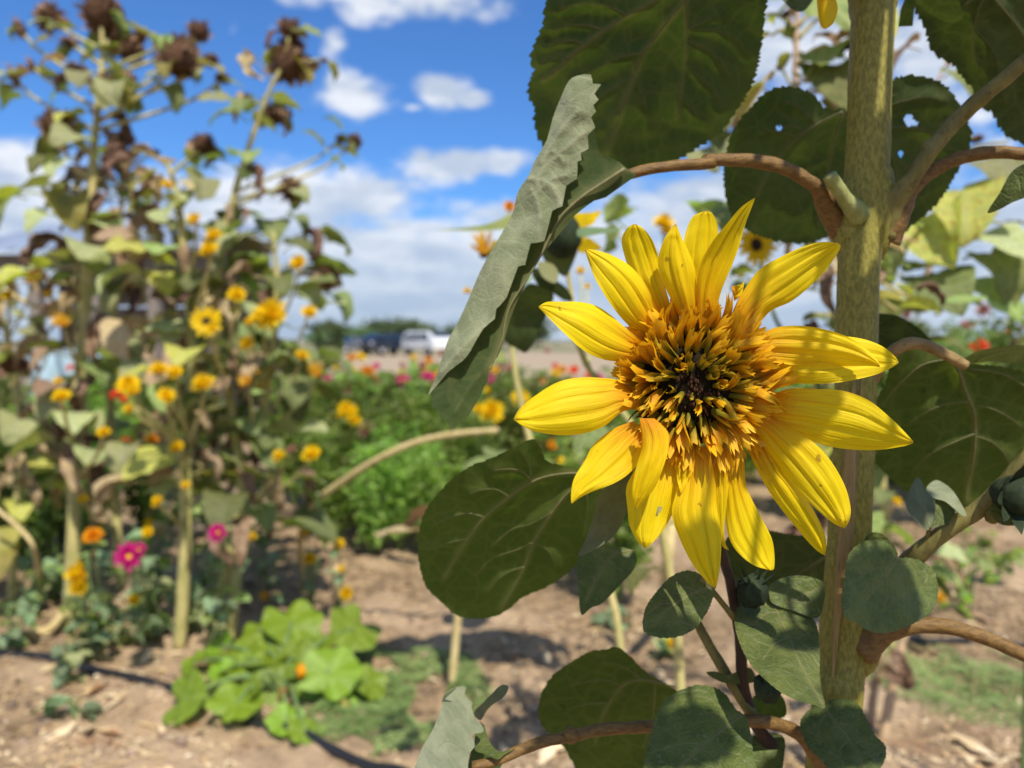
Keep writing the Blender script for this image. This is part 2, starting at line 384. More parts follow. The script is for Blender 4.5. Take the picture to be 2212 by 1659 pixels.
def soilmat():
    m, t = newmat('soil_brown')
    tcn = t.nodes.new('ShaderNodeTexCoord'); ob = tcn.outputs['Object']
    a = tnoise(t, 1.3, 6, ob); b = tnoise(t, 22, 6, ob, .65); c3 = tnoise(t, 90, 4, ob)
    c = mixc(sstep(b, .35, .66, t), (.12, .078, .042), (.34, .235, .135), t)
    c = mixc(mth('MULTIPLY', sstep(a, .45, .6, t), .7, t=t), c, (.43, .31, .20), t)
    c = mixc(mth('MULTIPLY', sstep(c3, .58, .66, t), .5, t=t), c, (.46, .34, .2), t)
    ln = t.nodes.new('ShaderNodeVectorMath'); ln.operation = 'LENGTH'; t.links.new(ob, ln.inputs[0])
    c = mixc(sstep(ln.outputs['Value'], 12, 30, t), c, (.36, .28, .19), t)
    f2 = tnoise(t, .08, 4, ob)
    c = mixc(mth('MULTIPLY', sstep(ln.outputs['Value'], 55, 80, t), sstep(f2, .4, .55, t), t=t), c, (.16, .17, .08), t)
    out(t, pbsdf(t, c, .9, .25, 0, b, .9, .012).outputs[0]); return m
M['soil'] = soilmat()
M['chip'] = leafmat('litter_flake', (.60, .42, .20), (.85, .70, .46), (.5, .4, .2), .1, tcol=(1, .9, .6), rough=.3, spec=.8, scale=7, rand=0, spots=((.32, .14, .06), 6, .55, .8), bscale=60)
M['pebble'] = simple('clod_brown', (.27, .19, .14), .9, .3, .5, 9, .8, .004)
M['hose'] = simple('hose_black_plastic', (.016, .017, .02), .34, .5, .2, 60, .3)
M['woodg'] = stemmat('weathered_wood_grey', (.17, .14, .12), (.28, .235, .2), (.08, .06, .05), .5, (5, 5, 30))
M['wood'] = stemmat('wood_plank_tan', (.46, .31, .17), (.60, .43, .26), (.3, .18, .1), .4, (30, 30, 3))
M['roofm'] = simple('corrugated_sheet_blue_grey', (.36, .42, .52), .4, .5, .2, 3, .2, metal=.4)
M['tarp'] = simple('pale_blue_tarp', (.38, .52, .60), .6, .3, .2, 5)

# ------------------------------------------------------------------ ground
def axis_pts(near, step, far, grow=1.16, start=0.):
    a = [start]; s = step
    while a[-1] < near: a.append(a[-1]+step)
    while a[-1] < far: s *= grow; a.append(a[-1]+s)
    return a
xp = axis_pts(2.7, .03, 3000); xs = [-v for v in reversed(xp[1:])] + xp
yp = axis_pts(4.6, .03, 3000, 1.13, 1.2)
ys = [-400, -60, -12, -4, -1.5, -.5, 0, .3, .6, .9] + yp
def soil_h(x, y):
    r = math.hypot(x, y)
    k = 1.0 if r < 5 else max(0., 1-(r-5)/9)
    if k <= 0: return 0.
    h = .035*mnoise.noise(Vector((x*.9, y*.9, 3)))*k
    f = mnoise.noise(Vector((x*4.5, y*4.5, 7)))
    h += .036*f*k
    g = mnoise.noise(Vector((x*14, y*14, 1)))
    h += .024*max(g, -.2)*k + .011*mnoise.noise(Vector((x*37, y*37, 5)))*k
    return h
gv = []; gf = []
nx, ny = len(xs), len(ys)
for y in ys:
    for x in xs: gv.append((x, y, soil_h(x, y) if abs(x) < 12 and -2 < y < 14 else 0))
for j in range(ny-1):
    for i in range(nx-1):
        a = j*nx+i; gf.append((a, a+1, a+nx+1, a+nx))
wobj('ground', gv, gf, [M['soil']], kind='structure')

def gpt(x, y, dz=0.):
    p = P(x, y, gd(y)); p.z = soil_h(p.x, p.y)+dz; return p

# litter, clods, ground cover
mb = MB(); R = random.Random(3)
for i in range(32000):
    y = 1.5+R.random()**2.0*5.5; x = (R.random()-.5)*(1.9*y)
    dens_ = mnoise.noise(Vector((x*1.2, y*1.2, 9)))
    if mnoise.noise(Vector((x*2.6, y*2.6, 2)))+.5*dens_ < R.uniform(-.45, .25): continue
    s = R.uniform(.005, .015)*(1 if R.random() < .95 else R.choice([2, 2.6, 4]))
    a = R.uniform(0, 6.28); el_ = R.uniform(.3, 1.)
    ca, sa = math.cos(a), math.sin(a); z = soil_h(x, y)+.004
    tl = R.uniform(-.7, .9)*s; b = R.uniform(-.4, .4)*s
    mb.add([(x-ca*s, y-sa*s, z), (x-sa*s*el_*.5, y+ca*s*el_*.5, z+s*.3+b*.3), (x+ca*s, y+sa*s, z+abs(tl)), (x+sa*s*el_*.5, y-ca*s*el_*.5, z+s*.25)], [(0, 3, 2, 1)])
mb.obj('leaf_litter', [M['chip']], kind='stuff', smooth=False)
tag(bpy.data.objects['leaf_litter'], 'tan and orange dry flakes scattered over the soil', 'leaf litter')
mb = MB()
for i in range(3600):
    y = 1.5+R.random()**1.4*6.; x = (R.random()-.5)*(1.9*y)
    s = .004+.018*R.random()**4
    z = soil_h(x, y)
    d = [Vector((1, 0, 0)), Vector((0, 1, 0)), Vector((-1, 0, 0)), Vector((0, -1, 0)), Vector((0, 0, 1)), Vector((0, 0, -1))]
    q = Quaternion((R.random(), R.random(), R.random(), R.random())).normalized()
    mb.add([Vector((x, y, z+s*.3))+(q @ v)*s*R.uniform(.6, 1.2) for v in d], [(0, 1, 4), (1, 2, 4), (2, 3, 4), (3, 0, 4), (1, 0, 5), (2, 1, 5), (3, 2, 5), (0, 3, 5)])
mb.obj('soil_clods', [M['pebble']], kind='stuff')
tag(bpy.data.objects['soil_clods'], 'small brown clods and stones lying on the soil', 'clods')
def cover(name, label, cx, cy, rx, ry, n, seed):
    R = random.Random(seed); mb = MB()
    for i in range(n):
        a = R.uniform(0, 6.28); r = math.sqrt(R.random())*(1+.25*mnoise.noise(Vector((math.cos(a)*1.5, math.sin(a)*1.5, seed))))
        x, y = cx+math.cos(a)*r*rx, cy+math.sin(a)*r*ry
        if mnoise.noise(Vector((x*6, y*6, seed))) < -.22 or R.random() < r*r*.5: continue
        z = soil_h(x, y)+R.uniform(.002, .022); s = R.uniform(.003, .007)
        b = R.uniform(0, 6.28); c, t_ = math.cos(b)*s, math.sin(b)*s; u = R.uniform(-.5, .7)*s
        mb.add([(x-c, y-t_, z), (x-t_*.6, y+c*.6, z+u*.5), (x+c, y+t_, z+u), (x+t_*.6, y-c*.6, z+.3*u)], [(0, 3, 2, 1)])
    tag(mb.obj(name, [M['cover']], kind='stuff', smooth=False), label, 'ground cover')
g1 = gpt(850, 1500); cover('creeping_ground_cover', 'low green creeping weed on the soil beside the squash plant', g1.x, g1.y, .30, .36, 22000, 5)
g2 = gpt(2075, 1475); cover('creeping_ground_cover', 'sparse low weed on the soil right of the thick stem', g2.x+.05, g2.y, .42, .28, 12000, 8)

# ------------------------------------------------------------------ leaf sheets traced in 3D
def pip(px, py, poly):
    x, y = np.asarray(px), np.asarray(py); ins = np.zeros(len(x), bool)
    n = len(poly); j = n-1
    for i in range(n):
        xi, yi = poly[i]; xj, yj = poly[j]
        c = ((yi > y) != (yj > y)) & (x < (xj-xi)*(y-yi)/((yj-yi) or 1e-9)+xi)
        ins ^= c; j = i
    return ins
def segdist(x, y, pl):
    best = np.full(len(x), 1e9)
    for (x0, y0), (x1, y1) in zip(pl[:-1], pl[1:]):
        dx, dy = x1-x0, y1-y0; L = dx*dx+dy*dy+1e-9
        t = np.clip(((x-x0)*dx+(y-y0)*dy)/L, 0, 1)
        best = np.minimum(best, np.hypot(x-x0-t*dx, y-y0-t*dy))
    return best
def teeth(poly, size, depth, R, skip=None):
    q = np.array(poly); q = np.vstack([q, q[:1]])
    s = np.r_[0, np.cumsum(np.linalg.norm(np.diff(q, axis=0), axis=1))]
    area = 0.5*np.sum(q[:-1, 0]*q[1:, 1]-q[1:, 0]*q[:-1, 1]); sg = 1 if area > 0 else -1
    def at(t): return np.array([np.interp(t, s, q[:, 0]), np.interp(t, s, q[:, 1])])
    res = []; t = 0.
    while t < s[-1]-size*.6:
        w = size*R.uniform(.45, 1.6); w = min(w, s[-1]-t)
        a, b = at(t), at(t+w); tg = b-a; tg /= (np.linalg.norm(tg)+1e-9); nn = np.array([tg[1], -tg[0]])*sg
        d = depth*R.uniform(.5, 1.2)
        res.append(a-nn*d*.1)
        m1 = at(t+w*.45); res.append(m1+nn*d*.45)
        m2 = at(t+w*.85); res.append(m2+nn*d*.9)
        t += w
    return [tuple(v) for v in res]
def pix_leaf(poly, dfun, step, veins=(), relief=.0012, tooth=None, seed=1, holes=(), wob=.0, smooth_n=4, sharp=False):
    R = random.Random(seed)
    po = [tuple(v) for v in (poly if sharp else crom(poly, smooth_n, True))]
    if tooth: po = teeth(po, tooth[0], tooth[1], R)
    arr = np.array(po); x0, y0 = arr.min(0); x1, y1 = arr.max(0)
    gx, gy = np.meshgrid(np.arange(x0, x1, step), np.arange(y0, y1, step*.87))
    gx = gx + (np.arange(gx.shape[0]) % 2)[:, None]*step*.5
    gx = gx.ravel(); gy = gy.ravel()
    ins = pip(gx, gy, po); gx, gy = gx[ins], gy[ins]
    ed = segdist(gx, gy, po+po[:1]); k = ed > step*.45; gx, gy = gx[k], gy[k]
    pts = [Vector(v) for v in po]+[Vector((a, b)) for a, b in zip(gx, gy)]
    cons = [list(range(len(po)))]
    vs, es, fs, *_ = delaunay_2d_cdt(pts, [], cons, 1, 1e-4)
    X = np.array([v[0] for v in vs]); Y = np.array([v[1] for v in vs])
    vd = np.full(len(X), 1e9)
    vatt = np.zeros(len(X))
    for vp, w0, w1 in veins:
        d = segdist(X, Y, [tuple(v) for v in crom(vp, 5)])
        vd = np.minimum(vd, d)
        vatt = np.maximum(vatt, np.clip(1.2-d/(max(w0, w1)*1.3), 0, 1)*min(1, (w0+w1)/8))
    rel = np.clip(vd/34., 0, 1); rel = 1-(1-rel)**2
    verts = []
    for i in range(len(X)):
        d = dfun(X[i], Y[i]) + relief*rel[i]
        if wob: d += wob*mnoise.noise(Vector((X[i]*.011, Y[i]*.011, seed*3.1)))+wob*.14*mnoise.noise(Vector((X[i]*.03, Y[i]*.03, seed*1.1)))
        verts.append(P(X[i], Y[i], d))
    faces = []
    for f in fs:
        if holes:
            cx = sum(X[i] for i in f)/3; cy = sum(Y[i] for i in f)/3
            if any(((cx-h[0])/h[2])**2+((cy-h[1])/h[3])**2 < 1 for h in holes): continue
        faces.append(tuple(f))
    return verts, faces, vatt
def vein_mb(veins, dfun, off=.0006, scale=1., extra=0., wobf=None):
    mb = MB()
    for vp, w0, w1 in veins:
        q = resample(vp, max(6, len(vp)*4))
        d = [dfun(a, b)+(wobf(a, b) if wobf else 0) for a, b in q]
        pts = [P(a, b, dd-off*.4-extra) for (a, b), dd in zip(q, d)]
        k = d[0]/1659*scale*.36
        mb.tube(pts, [w0*k, w1*k], 6, seg=len(pts))
    return mb
def leaf_part(parent, poly, dfun, step, mat, veins=(), vmat='veinm', tubes=True, label=None, **kw):
    v, f, va = pix_leaf(poly, dfun, step, veins, **kw)
    o = wobj('leaf', v, f, [M[mat]], parent, attrs={'vein': va})
    if label: o['label'] = label
    if tubes and veins:
        wb, sd__ = kw.get('wob', 0.), kw.get('seed', 1)
        wf = lambda a, b: wb*mnoise.noise(Vector((a*.011, b*.011, sd__*3.1)))+wb*.14*mnoise.noise(Vector((a*.03, b*.03, sd__*1.1)))
        vein_mb(veins, dfun, wobf=wf).obj('veins', [M[vmat]], o)
    return o
def plane(x0, y0, d0, gx=0., gy=0., cx=0., cy=0., R=None):
    # depth plane through (x0,y0) with slopes per pixel and a curl
    def f(x, y):
        u, w = (x-x0)/100, (y-y0)/100
        return d0+gx*(x-x0)+gy*(y-y0)+cx*u*u+cy*w*w
    return f

# ------------------------------------------------------------------ the big sunflower plant
sun_base = Vector((P(1800, 1659, .47).x-.03, P(1800, 1659, .47).y+.02, 0))
SP = thing('sunflower_plant', 'tall near sunflower with thick olive stem, large dark leaves and one shaggy yellow bloom', 'sunflower', sun_base)
# stem
sd = .475
mb = MB()
spts = [sun_base, sun_base+Vector((0.005, -.005, .3)), P(1795, 1659, sd), P(1815, 1450, sd), P(1832, 1200, sd), P(1843, 1000, sd), P(1848, 820, sd), P(1852, 640, sd),
        P(1858, 500, sd), P(1874, 330, sd), P(1880, 160, sd), P(1887, 0, sd), P(1892, -160, sd), P(1900, -420, sd+.01), P(1906, -700, sd+.02)]
q = resample([tuple(p) for p in spts], 90)
mb.tube(spts, [.020, .018, .0145, .0135, .0132, .013, .013, .0133, .0150, .0124, .0120, .0125, .0125, .011, .008], 22, seg=110, bump=.10)
for (c, rr, ry) in (((1838, 480), .0128, .020), ((1885, 450), .0138, .024), ((1886, -10), .0145, .018), ((1856, 1370), .0135, .020)):
    mb.ball(P(c[0], c[1], sd+.002), rr, rr, ry*1.4, 20, 14, jit=.12)
stem = mb.obj('stem', [M['stem']], SP)
# tan scar strip standing a little proud along the stem
mb = MB()
for dx, w in ((0, 1.0), (14, .35)):
    pts = [P(x+dx, y, sd-.0115-(0.0004 if dx == 0 else .0)) for x, y in ((1846, 820), (1838, 950), (1830, 1080), (1820, 1220), (1808, 1340), (1798, 1480))]
    mb.tube(pts, [.0008, .0034*w, .0040*w, .0036*w, .002*w, .0006], 8, seg=24, bump=.25)
mb.obj('bark_scar', [M['scar']], stem)
# bristles on the stem
mb = MB(); R = random.Random(12)
for i in range(4200):
    k = R.random(); p = Vector(q[int(14+k*(len(q)-30))]); a = R.uniform(0, 6.28)
    d = Vector((math.cos(a), math.sin(a), R.uniform(-.3, .3))).normalized()
    p2 = p+d*.0122+Vector((0, 0, R.uniform(-.006, .006))); L = R.uniform(.0010, .0034); s = d.orthogonal().normalized()*.00009
    mb.add([p2-s, p2+s, p2+d*L+Vector((0, 0, R.uniform(-.0008, .0008)))], [(0, 1, 2)])
mb.obj('bristles', [M['straw']], stem, kind='stuff', smooth=False)

def branch(pts, radii, mat, label=None, seg=None, knots=()):
    radii = [r*.78 if r < .0064 else r*.88 for r in radii]; knots = [(a, b, c_, r*.74) for a, b, c_, r in knots]
    if mat != 'maroon' and radii[0] > .004: radii = [radii[0]*1.45, radii[1]*1.22]+list(radii[2:])
    mb = MB(); mb.tube([P(*p) for p in pts], radii, 16, seg=seg or 46, bump=.14)
    for kx, ky, kd, kr in knots: mb.ball(P(kx, ky, kd), kr, kr, kr*1.2, 12, 8, jit=.2)
    o = mb.obj('branch', [M[mat]], SP)
    if label: o['label'] = label
    return o
c = lambda k, x, y: cv(k, [(x, y)])[0]
def bp(k, pts, ds): return [(a, b, d) for (a, b), d in zip(cv(k, pts), ds)]
pet1 = branch(bp('c6', [(960, 1600), (860, 1440), (790, 1310), (700, 1240), (580, 1170), (420, 1125), (200, 1105), (0, 1110)], [.478, .472, .465, .462, .460, .458, .455, .452]) +
       bp('c5', [(1850, 965), (1600, 985), (1400, 1020), (1250, 1075), (1120, 1110)], [.45, .447, .445, .443, .441]),
       [.0068, .0065, .0055, .0052, .0052, .005, .0046, .0043, .0042, .0040, .0036, .003], 'branch', 'arching reddish brown leaf stalk left of the stem', 70)
mb = MB(); mb.tube([P(*p) for p in bp('c6', [(1075, 1500), (1010, 1420), (950, 1335), (890, 1245), (868, 1208)], [.466, .461, .457, .454, .453])], [.0075, .0058, .0044, .0040, .0042], 14, seg=18, bump=.2)
mb.obj('pruned_stub', [M['stub']], SP)
branch(bp('c6', [(1220, 1620), (1290, 1420), (1420, 1260), (1560, 1050), (1750, 830), (1950, 650), (2212, 430), (2400, 280)], [.478, .470, .462, .455, .45, .44, .43, .42]), [.0085, .0072, .0062, .006, .0058, .0056, .0054, .0052], 'branch_g', knots=[(*c('c6', 1560, 1030), .455, .0066)])
branch(bp('c6', [(1230, 1640), (1330, 1480), (1450, 1290), (1600, 1170), (1780, 1090), (1950, 1058), (2100, 1055), (2300, 1075)], [.48, .474, .47, .468, .464, .46, .455, .45]), [.0095, .008, .0062, .0056, .0053, .0050, .0048, .0046], 'branch', 'short reddish brown branch leaving the frame at upper right')
branch(bp('d1', [(330, 1760), (450, 1640), (640, 1490), (800, 1385), (900, 1295), (1000, 1185), (1110, 1055), (1250, 900)], [.47, .455, .445, .44, .435, .43, .425, .42]), [.0062, .0062, .006, .006, .006, .0056, .0054, .005], 'branch_g', 'olive branch rising to the right edge beside the dark bud', knots=[(*c('d1', 900, 1400), .436, .0068)])
branch(bp('c8', [(760, 1060), (860, 985), (1000, 965), (1200, 975), (1400, 1040), (1600, 1130), (1700, 1180)], [.472, .466, .46, .455, .45, .445, .44]), [.0105, .008, .0062, .0056, .0054, .0052, .005], 'branch', 'reddish brown branch running to the lower right edge', knots=[(*c('c8', 790, 1070), .47, .012)])
branch(bp('c8', [(640, 1680), (560, 1600), (470, 1500), (350, 1445), (200, 1430)], [.47, .465, .455, .448, .443])+bp('c7', [(1280, 1455), (1000, 1470), (830, 1505), (700, 1530), (600, 1565), (500, 1610), (420, 1640), (350, 1650)], [.442, .44, .437, .435, .432, .43, .428, .427]), [.0075, .0062, .0055, .0048, .0048, .0047, .0046, .0044, .0044, .0044, .004, .0038, .0035], 'branch', 'reddish brown branch crossing the bottom of the picture', 70, knots=[(*c('c7', 830, 1500), .4345, .0056)])
branch(bp('d1', [(120, 560), (200, 470), (280, 395), (350, 355), (430, 345), (520, 370), (620, 420), (735, 485)], [.472, .468, .463, .460, .459, .458, .456, .455]), [.006, .0055, .005, .0048, .0046, .0044, .0042, .004], 'petiole', 'pale curved leaf stalk striped with shadow behind the right petals')
branch(bp('c8', [(30, 380), (90, 620), (130, 760), (150, 880), (175, 1020)], [.40, .415, .428, .436, .445])+bp('c8', [(190, 1250), (240, 1420), (330, 1560)], [.452, .458, .462]), [.0042, .0038, .0036, .0038, .004, .0042, .0048, .0055], 'maroon', 'thin maroon flower stalk below the bloom')
branch(bp('c7', [(1400, 860), (1480, 1020), (1560, 1160), (1640, 1290), (1740, 1440)], [.46, .458, .456, .454, .456]), [.003, .0036, .004, .0042, .0045], 'branch_g')
branch([(1515, 1250, .42), (1550, 1290, .425), (1585, 1335, .43)], [.002, .002, .0022], 'branch_g', seg=12)

# leaves
TG = .00021
# big leaf at the top
o1 = cv('c5', [(900, -60), (850, 150), (800, 260), (775, 370), (800, 410), (770, 480), (765, 570), (800, 640), (802, 750), (845, 850), (920, 960), (1010, 1060), (1120, 1090), (1260, 1050), (1400, 1010), (1550, 975), (1650, 940), (1780, 860), (1900, 780), (2000, 640), (2090, 480), (2140, 260), (2160, 60), (2170, -200), (1700, -330), (1200, -280)])
v1 = [(cv('c5', [(1720, -150), (1685, 0), (1600, 110), (1500, 240), (1440, 320), (1390, 450), (1340, 570), (1290, 730), (1230, 900)]), 7, 2.5),
      (cv('c5', [(1720, -150), (1560, -30), (1350, 90), (1210, 180), (1100, 260), (1000, 345), (940, 405), (850, 480)]), 6, 2),
      (cv('c5', [(1720, -150), (1700, 0), (1700, 180), (1695, 300), (1670, 500), (1640, 700)]), 4.5, 1.5),
      (cv('c5', [(1210, 180), (1120, 150), (1010, 150), (900, 180)]), 3.5, 1), (cv('c5', [(1100, 262), (1040, 240), (950, 245), (870, 275)]), 3.2, 1),
      (cv('c5', [(1350, 90), (1240, 40), (1100, 20), (960, 50)]), 3.2, 1), (cv('c5', [(1440, 310), (1300, 340), (1180, 400), (1060, 470)]), 2.6, .8),
      (cv('c5', [(1390, 455), (1300, 500), (1200, 560), (1130, 640)]), 2.4, .8), (cv('c5', [(1700, 170), (1800, 130), (1880, 100)]), 2.4, .8),
      (cv('c5', [(1700, 240), (1820, 290), (1900, 360), (1960, 450)]), 2.4, .8), (cv('c5', [(1700, 170), (1860, 180), (1980, 220), (2060, 320)]), 1.8, .6),
      (cv('c5', [(1690, 380), (1780, 460), (1870, 540), (1900, 640)]), 2, .7), (cv('c5', [(1665, 580), (1730, 640), (1790, 720)]), 1.8, .6), (cv('c5', [(1335, 600), (1280, 680), (1210, 760)]), 2, .6),
      (cv('c5', [(1390, 470), (1450, 600), (1460, 760)]), 1.8, .6), (cv('c5', [(1010, 345), (920, 350), (840, 370)]), 2, .7)]
leaf_part(SP, o1, plane(1400, 200, .525, 0, TG*1.1, .0012, .0005), 7, 'under', v1, tooth=(17, 6.5), seed=2, wob=.006, relief=.0035, label='largest dark leaf at the top, seen from below with pale forked veins')
# leaf left of the stem, behind
o2 = cv('c6', [(985, 770), (900, 765), (830, 750), (760, 660), (690, 625), (560, 600), (430, 640), (330, 740), (230, 860), (170, 1000), (140, 1160), (150, 1350), (200, 1500), (320, 1600), (500, 1660), (700, 1680), (880, 1620), (1010, 1500), (1050, 1100)])
v2 = [(cv('c6', [(960, 770), (830, 830), (700, 905), (600, 990), (500, 1100), (420, 1230), (370, 1350)]), 5, 1.5), (cv('c6', [(960, 780), (900, 960), (860, 1160), (830, 1400), (790, 1560)]), 4.5, 1.5),
      (cv('c6', [(780, 860), (700, 780), (640, 730), (560, 700)]), 2.4, .8), (cv('c6', [(640, 950), (540, 910), (460, 905), (380, 930)]), 2.4, .8), (cv('c6', [(520, 1080), (430, 1060), (330, 1080)]), 2, .7), (cv('c6', [(870, 1100), (740, 1150), (620, 1240), (540, 1380)]), 2, .7),
      (cv('c6', [(700, 905), (600, 870), (540, 900)]), 2, .7)]
leaf_part(SP, o2, plane(1700, 350, .575, 0, TG*1.2, .001, .001), 7, 'under', v2, tooth=(15, 4.5), seed=4, wob=.006, relief=.003, holes=[(1683, 276, 5, 4)])
# leaf right of the stem, behind, with bite holes
o3 = cv('c6', [(1180, 640), (1300, 565), (1400, 525), (1550, 540), (1650, 585), (1720, 655), (1765, 730), (1815, 830), (1845, 930), (1820, 1040), (1740, 1200), (1620, 1390), (1460, 1540), (1300, 1640), (1180, 1640), (1120, 1100)])
v3 = [(cv('c6', [(1180, 760), (1400, 690), (1560, 670), (1650, 700)]), 2.2, .7), (cv('c6', [(1180, 900), (1340, 880), (1480, 890), (1580, 930), (1660, 1010)]), 3.5, 1.2), (cv('c6', [(1200, 920), (1280, 1030), (1330, 1200), (1320, 1400)]), 3, 1),
      (cv('c6', [(1300, 1080), (1420, 1180), (1500, 1300)]), 1.8, .6)]
leaf_part(SP, o3, plane(1970, 330, .57, 0, TG*1.1, .001, .001), 6, 'under', v3, tooth=(17, 6), seed=5, wob=.005, relief=.003,
          holes=[(*c('c6', 1415, 830), 9, 13), (*c('c6', 1450, 850), 8, 6), (*c('c6', 1358, 1060), 6, 7)], label='dark leaf right of the stem with two bite holes')
# top right leaf
o4 = cv('c6', [(1430, -120), (1450, 40), (1500, 130), (1545, 230), (1565, 330), (1640, 400), (1720, 440), (1760, 490), (1810, 560), (1870, 620), (1900, 730), (1990, 770), (2030, 840), (2085, 930), (2160, 970), (2260, 1000), (2500, 980), (2700, 500), (2600, -150), (2000, -300)])
v4 = [(cv('c6', [(1960, -60), (1900, 60), (1870, 200), (1860, 330), (1890, 450)]), 4, 1.2), (cv('c6', [(1960, -60), (1820, 20), (1740, 110), (1690, 180)]), 3, 1), (cv('c6', [(1960, -60), (2120, 120), (2240, 300), (2330, 600)]), 4, 1.5), (cv('c6', [(1870, 200), (2000, 350), (2050, 520), (2080, 700)]), 2, .7)]
leaf_part(SP, o4, plane(2100, 120, .545, 0, TG, .001, .001), 7, 'under', v4, tooth=(17, 7), seed=6, wob=.008, relief=.003, label='dark leaf in the top right corner with a saw-toothed edge')
leaf_part(SP, cv('d7', [(215, 128), (285, 125), (292, 40), (300, -40), (260, -40), (225, 50)]), plane(1950, 30, .50, 0, TG), 6, 'under', sharp=True, seed=8, wob=.003)
leaf_part(SP, cv('d7', [(290, -30), (330, 40), (400, 85), (470, 112), (525, 85), (505, 0), (500, -40)]), plane(2020, 20, .49, 0, TG*2), 6, 'under', [(cv('d7', [(300, -10), (400, 60), (520, 85)]), 1.6, .5)], tubes=False, seed=9, wob=.004, smooth_n=3)
leaf_part(SP, cv('d7', [(640, 1018), (700, 925), (720, 885), (760, 820), (817, 785), (860, 790), (900, 850), (850, 930), (760, 970), (700, 1003)]), plane(2180, 410, .45, -.0002, 0), 6, 'blue', tubes=False, seed=10, wob=.004, smooth_n=3, label='small dark hanging leaf cut by the right edge')
leaf_part(SP, cv('c6', [(520, -60), (600, 60), (680, 80), (740, 20), (760, -60)]), plane(1720, 10, .53, 0, 0), 6, 'blue', tubes=False, seed=11)
# right middle leaf
o5 = cv('d1', [(300, 390), (262, 470), (235, 600), (180, 690), (150, 800), (140, 930), (155, 1070), (240, 1150), (330, 1245), (430, 1300), (580, 1360), (740, 1395), (900, 1270), (1030, 1080), (1130, 920), (1190, 720), (1160, 560), (1010, 505), (870, 480), (740, 475), (640, 430), (540, 385), (430, 362)])
v5 = [(cv('d1', [(690, 500), (715, 590), (750, 680), (785, 770), (793, 920), (778, 1080), (745, 1220), (730, 1330)]), 8, 2), (cv('d1', [(640, 440), (480, 470), (380, 540), (290, 630), (210, 730)]), 3.6, 1.2),
      (cv('d1', [(740, 710), (620, 720), (500, 765), (380, 840)]), 3, .9), (cv('d1', [(790, 905), (680, 950), (550, 1010), (430, 1100), (400, 1170)]), 3, .9), (cv('d1', [(800, 730), (880, 745), (980, 790), (1080, 860)]), 3, .9),
      (cv('d1', [(795, 920), (900, 960), (980, 1040), (1010, 1130)]), 2.4, .8), (cv('d1', [(740, 500), (900, 520), (1020, 560), (1140, 640)]), 3, 1), (cv('d1', [(775, 1090), (680, 1150), (600, 1240)]), 2, .7)]
leaf_part(SP, o5, plane(2080, 850, .50, 0, TG*.9, .0015, .001), 7, 'under_light', v5, 'veinl', tooth=(22, 3), seed=12, wob=.006, relief=.004, label='broad olive leaf at the right edge behind the petals')
leaf_part(SP, cv('d1', [(715, 450), (780, 405), (860, 380), (960, 365), (1110, 358), (1250, 400), (1250, 530), (1110, 480), (1000, 468), (880, 458), (790, 470)]), plane(2150, 770, .485, 0, .0005), 6, 'blue', [(cv('d1', [(780, 465), (850, 425), (960, 395), (1110, 385)]), 3, 1)], seed=13, wob=.004, smooth_n=3)
leaf_part(SP, cv('d1', [(100, 150), (200, 158), (300, 170), (400, 222), (470, 275), (512, 335), (430, 370), (280, 400), (100, 400)]), plane(1930, 710, .54, 0, TG), 7, 'under', seed=14, wob=.004, tubes=False)
# left middle leaf
o6 = cv('c7', [(640, 60), (560, 100), (430, 160), (330, 200), (240, 270), (165, 350), (110, 440), (90, 560), (98, 680), (130, 780), (205, 855), (270, 912), (340, 932), (450, 925), (530, 885), (600, 825), (690, 790), (760, 750), (860, 670), (950, 560), (990, 420), (970, 280), (900, 215), (790, 190), (710, 165), (680, 100)])
v6 = [(cv('c7', [(960, 235), (860, 225), (740, 235), (640, 268), (530, 340), (410, 440), (330, 545), (270, 640), (220, 730)]), 6, 1.8), (cv('c7', [(960, 235), (830, 310), (745, 410), (650, 560), (605, 680), (550, 790), (490, 890)]), 6, 1.8),
      (cv('c7', [(640, 265), (600, 220), (540, 205), (460, 210)]), 3, 1), (cv('c7', [(640, 265), (630, 190), (600, 130)]), 2.2, .7), (cv('c7', [(530, 340), (470, 305), (400, 305), (340, 325)]), 2.8, .8), (cv('c7', [(410, 440), (330, 420), (240, 440), (160, 480)]), 2.6, .8),
      (cv('c7', [(745, 410), (640, 470), (540, 500), (450, 580)]), 2.6, .8), (cv('c7', [(650, 560), (560, 600), (450, 640), (370, 720)]), 2.4, .8), (cv('c7', [(330, 545), (250, 560), (150, 600)]), 2, .6), (cv('c7', [(905, 260), (910, 400), (890, 540)]), 2.4, .8),
      (cv('c7', [(650, 560), (720, 600), (760, 680)]), 2, .6), (cv('c7', [(605, 680), (500, 720), (420, 810)]), 2, .6)]
leaf_part(SP, o6, plane(1080, 1150, .50, 0, TG*1.1, .0008, .0008), 7, 'under_light', v6, 'veinl', tooth=(19, 2.2), seed=15, wob=.006, relief=.004, label='broad dark leaf below left of the bloom')
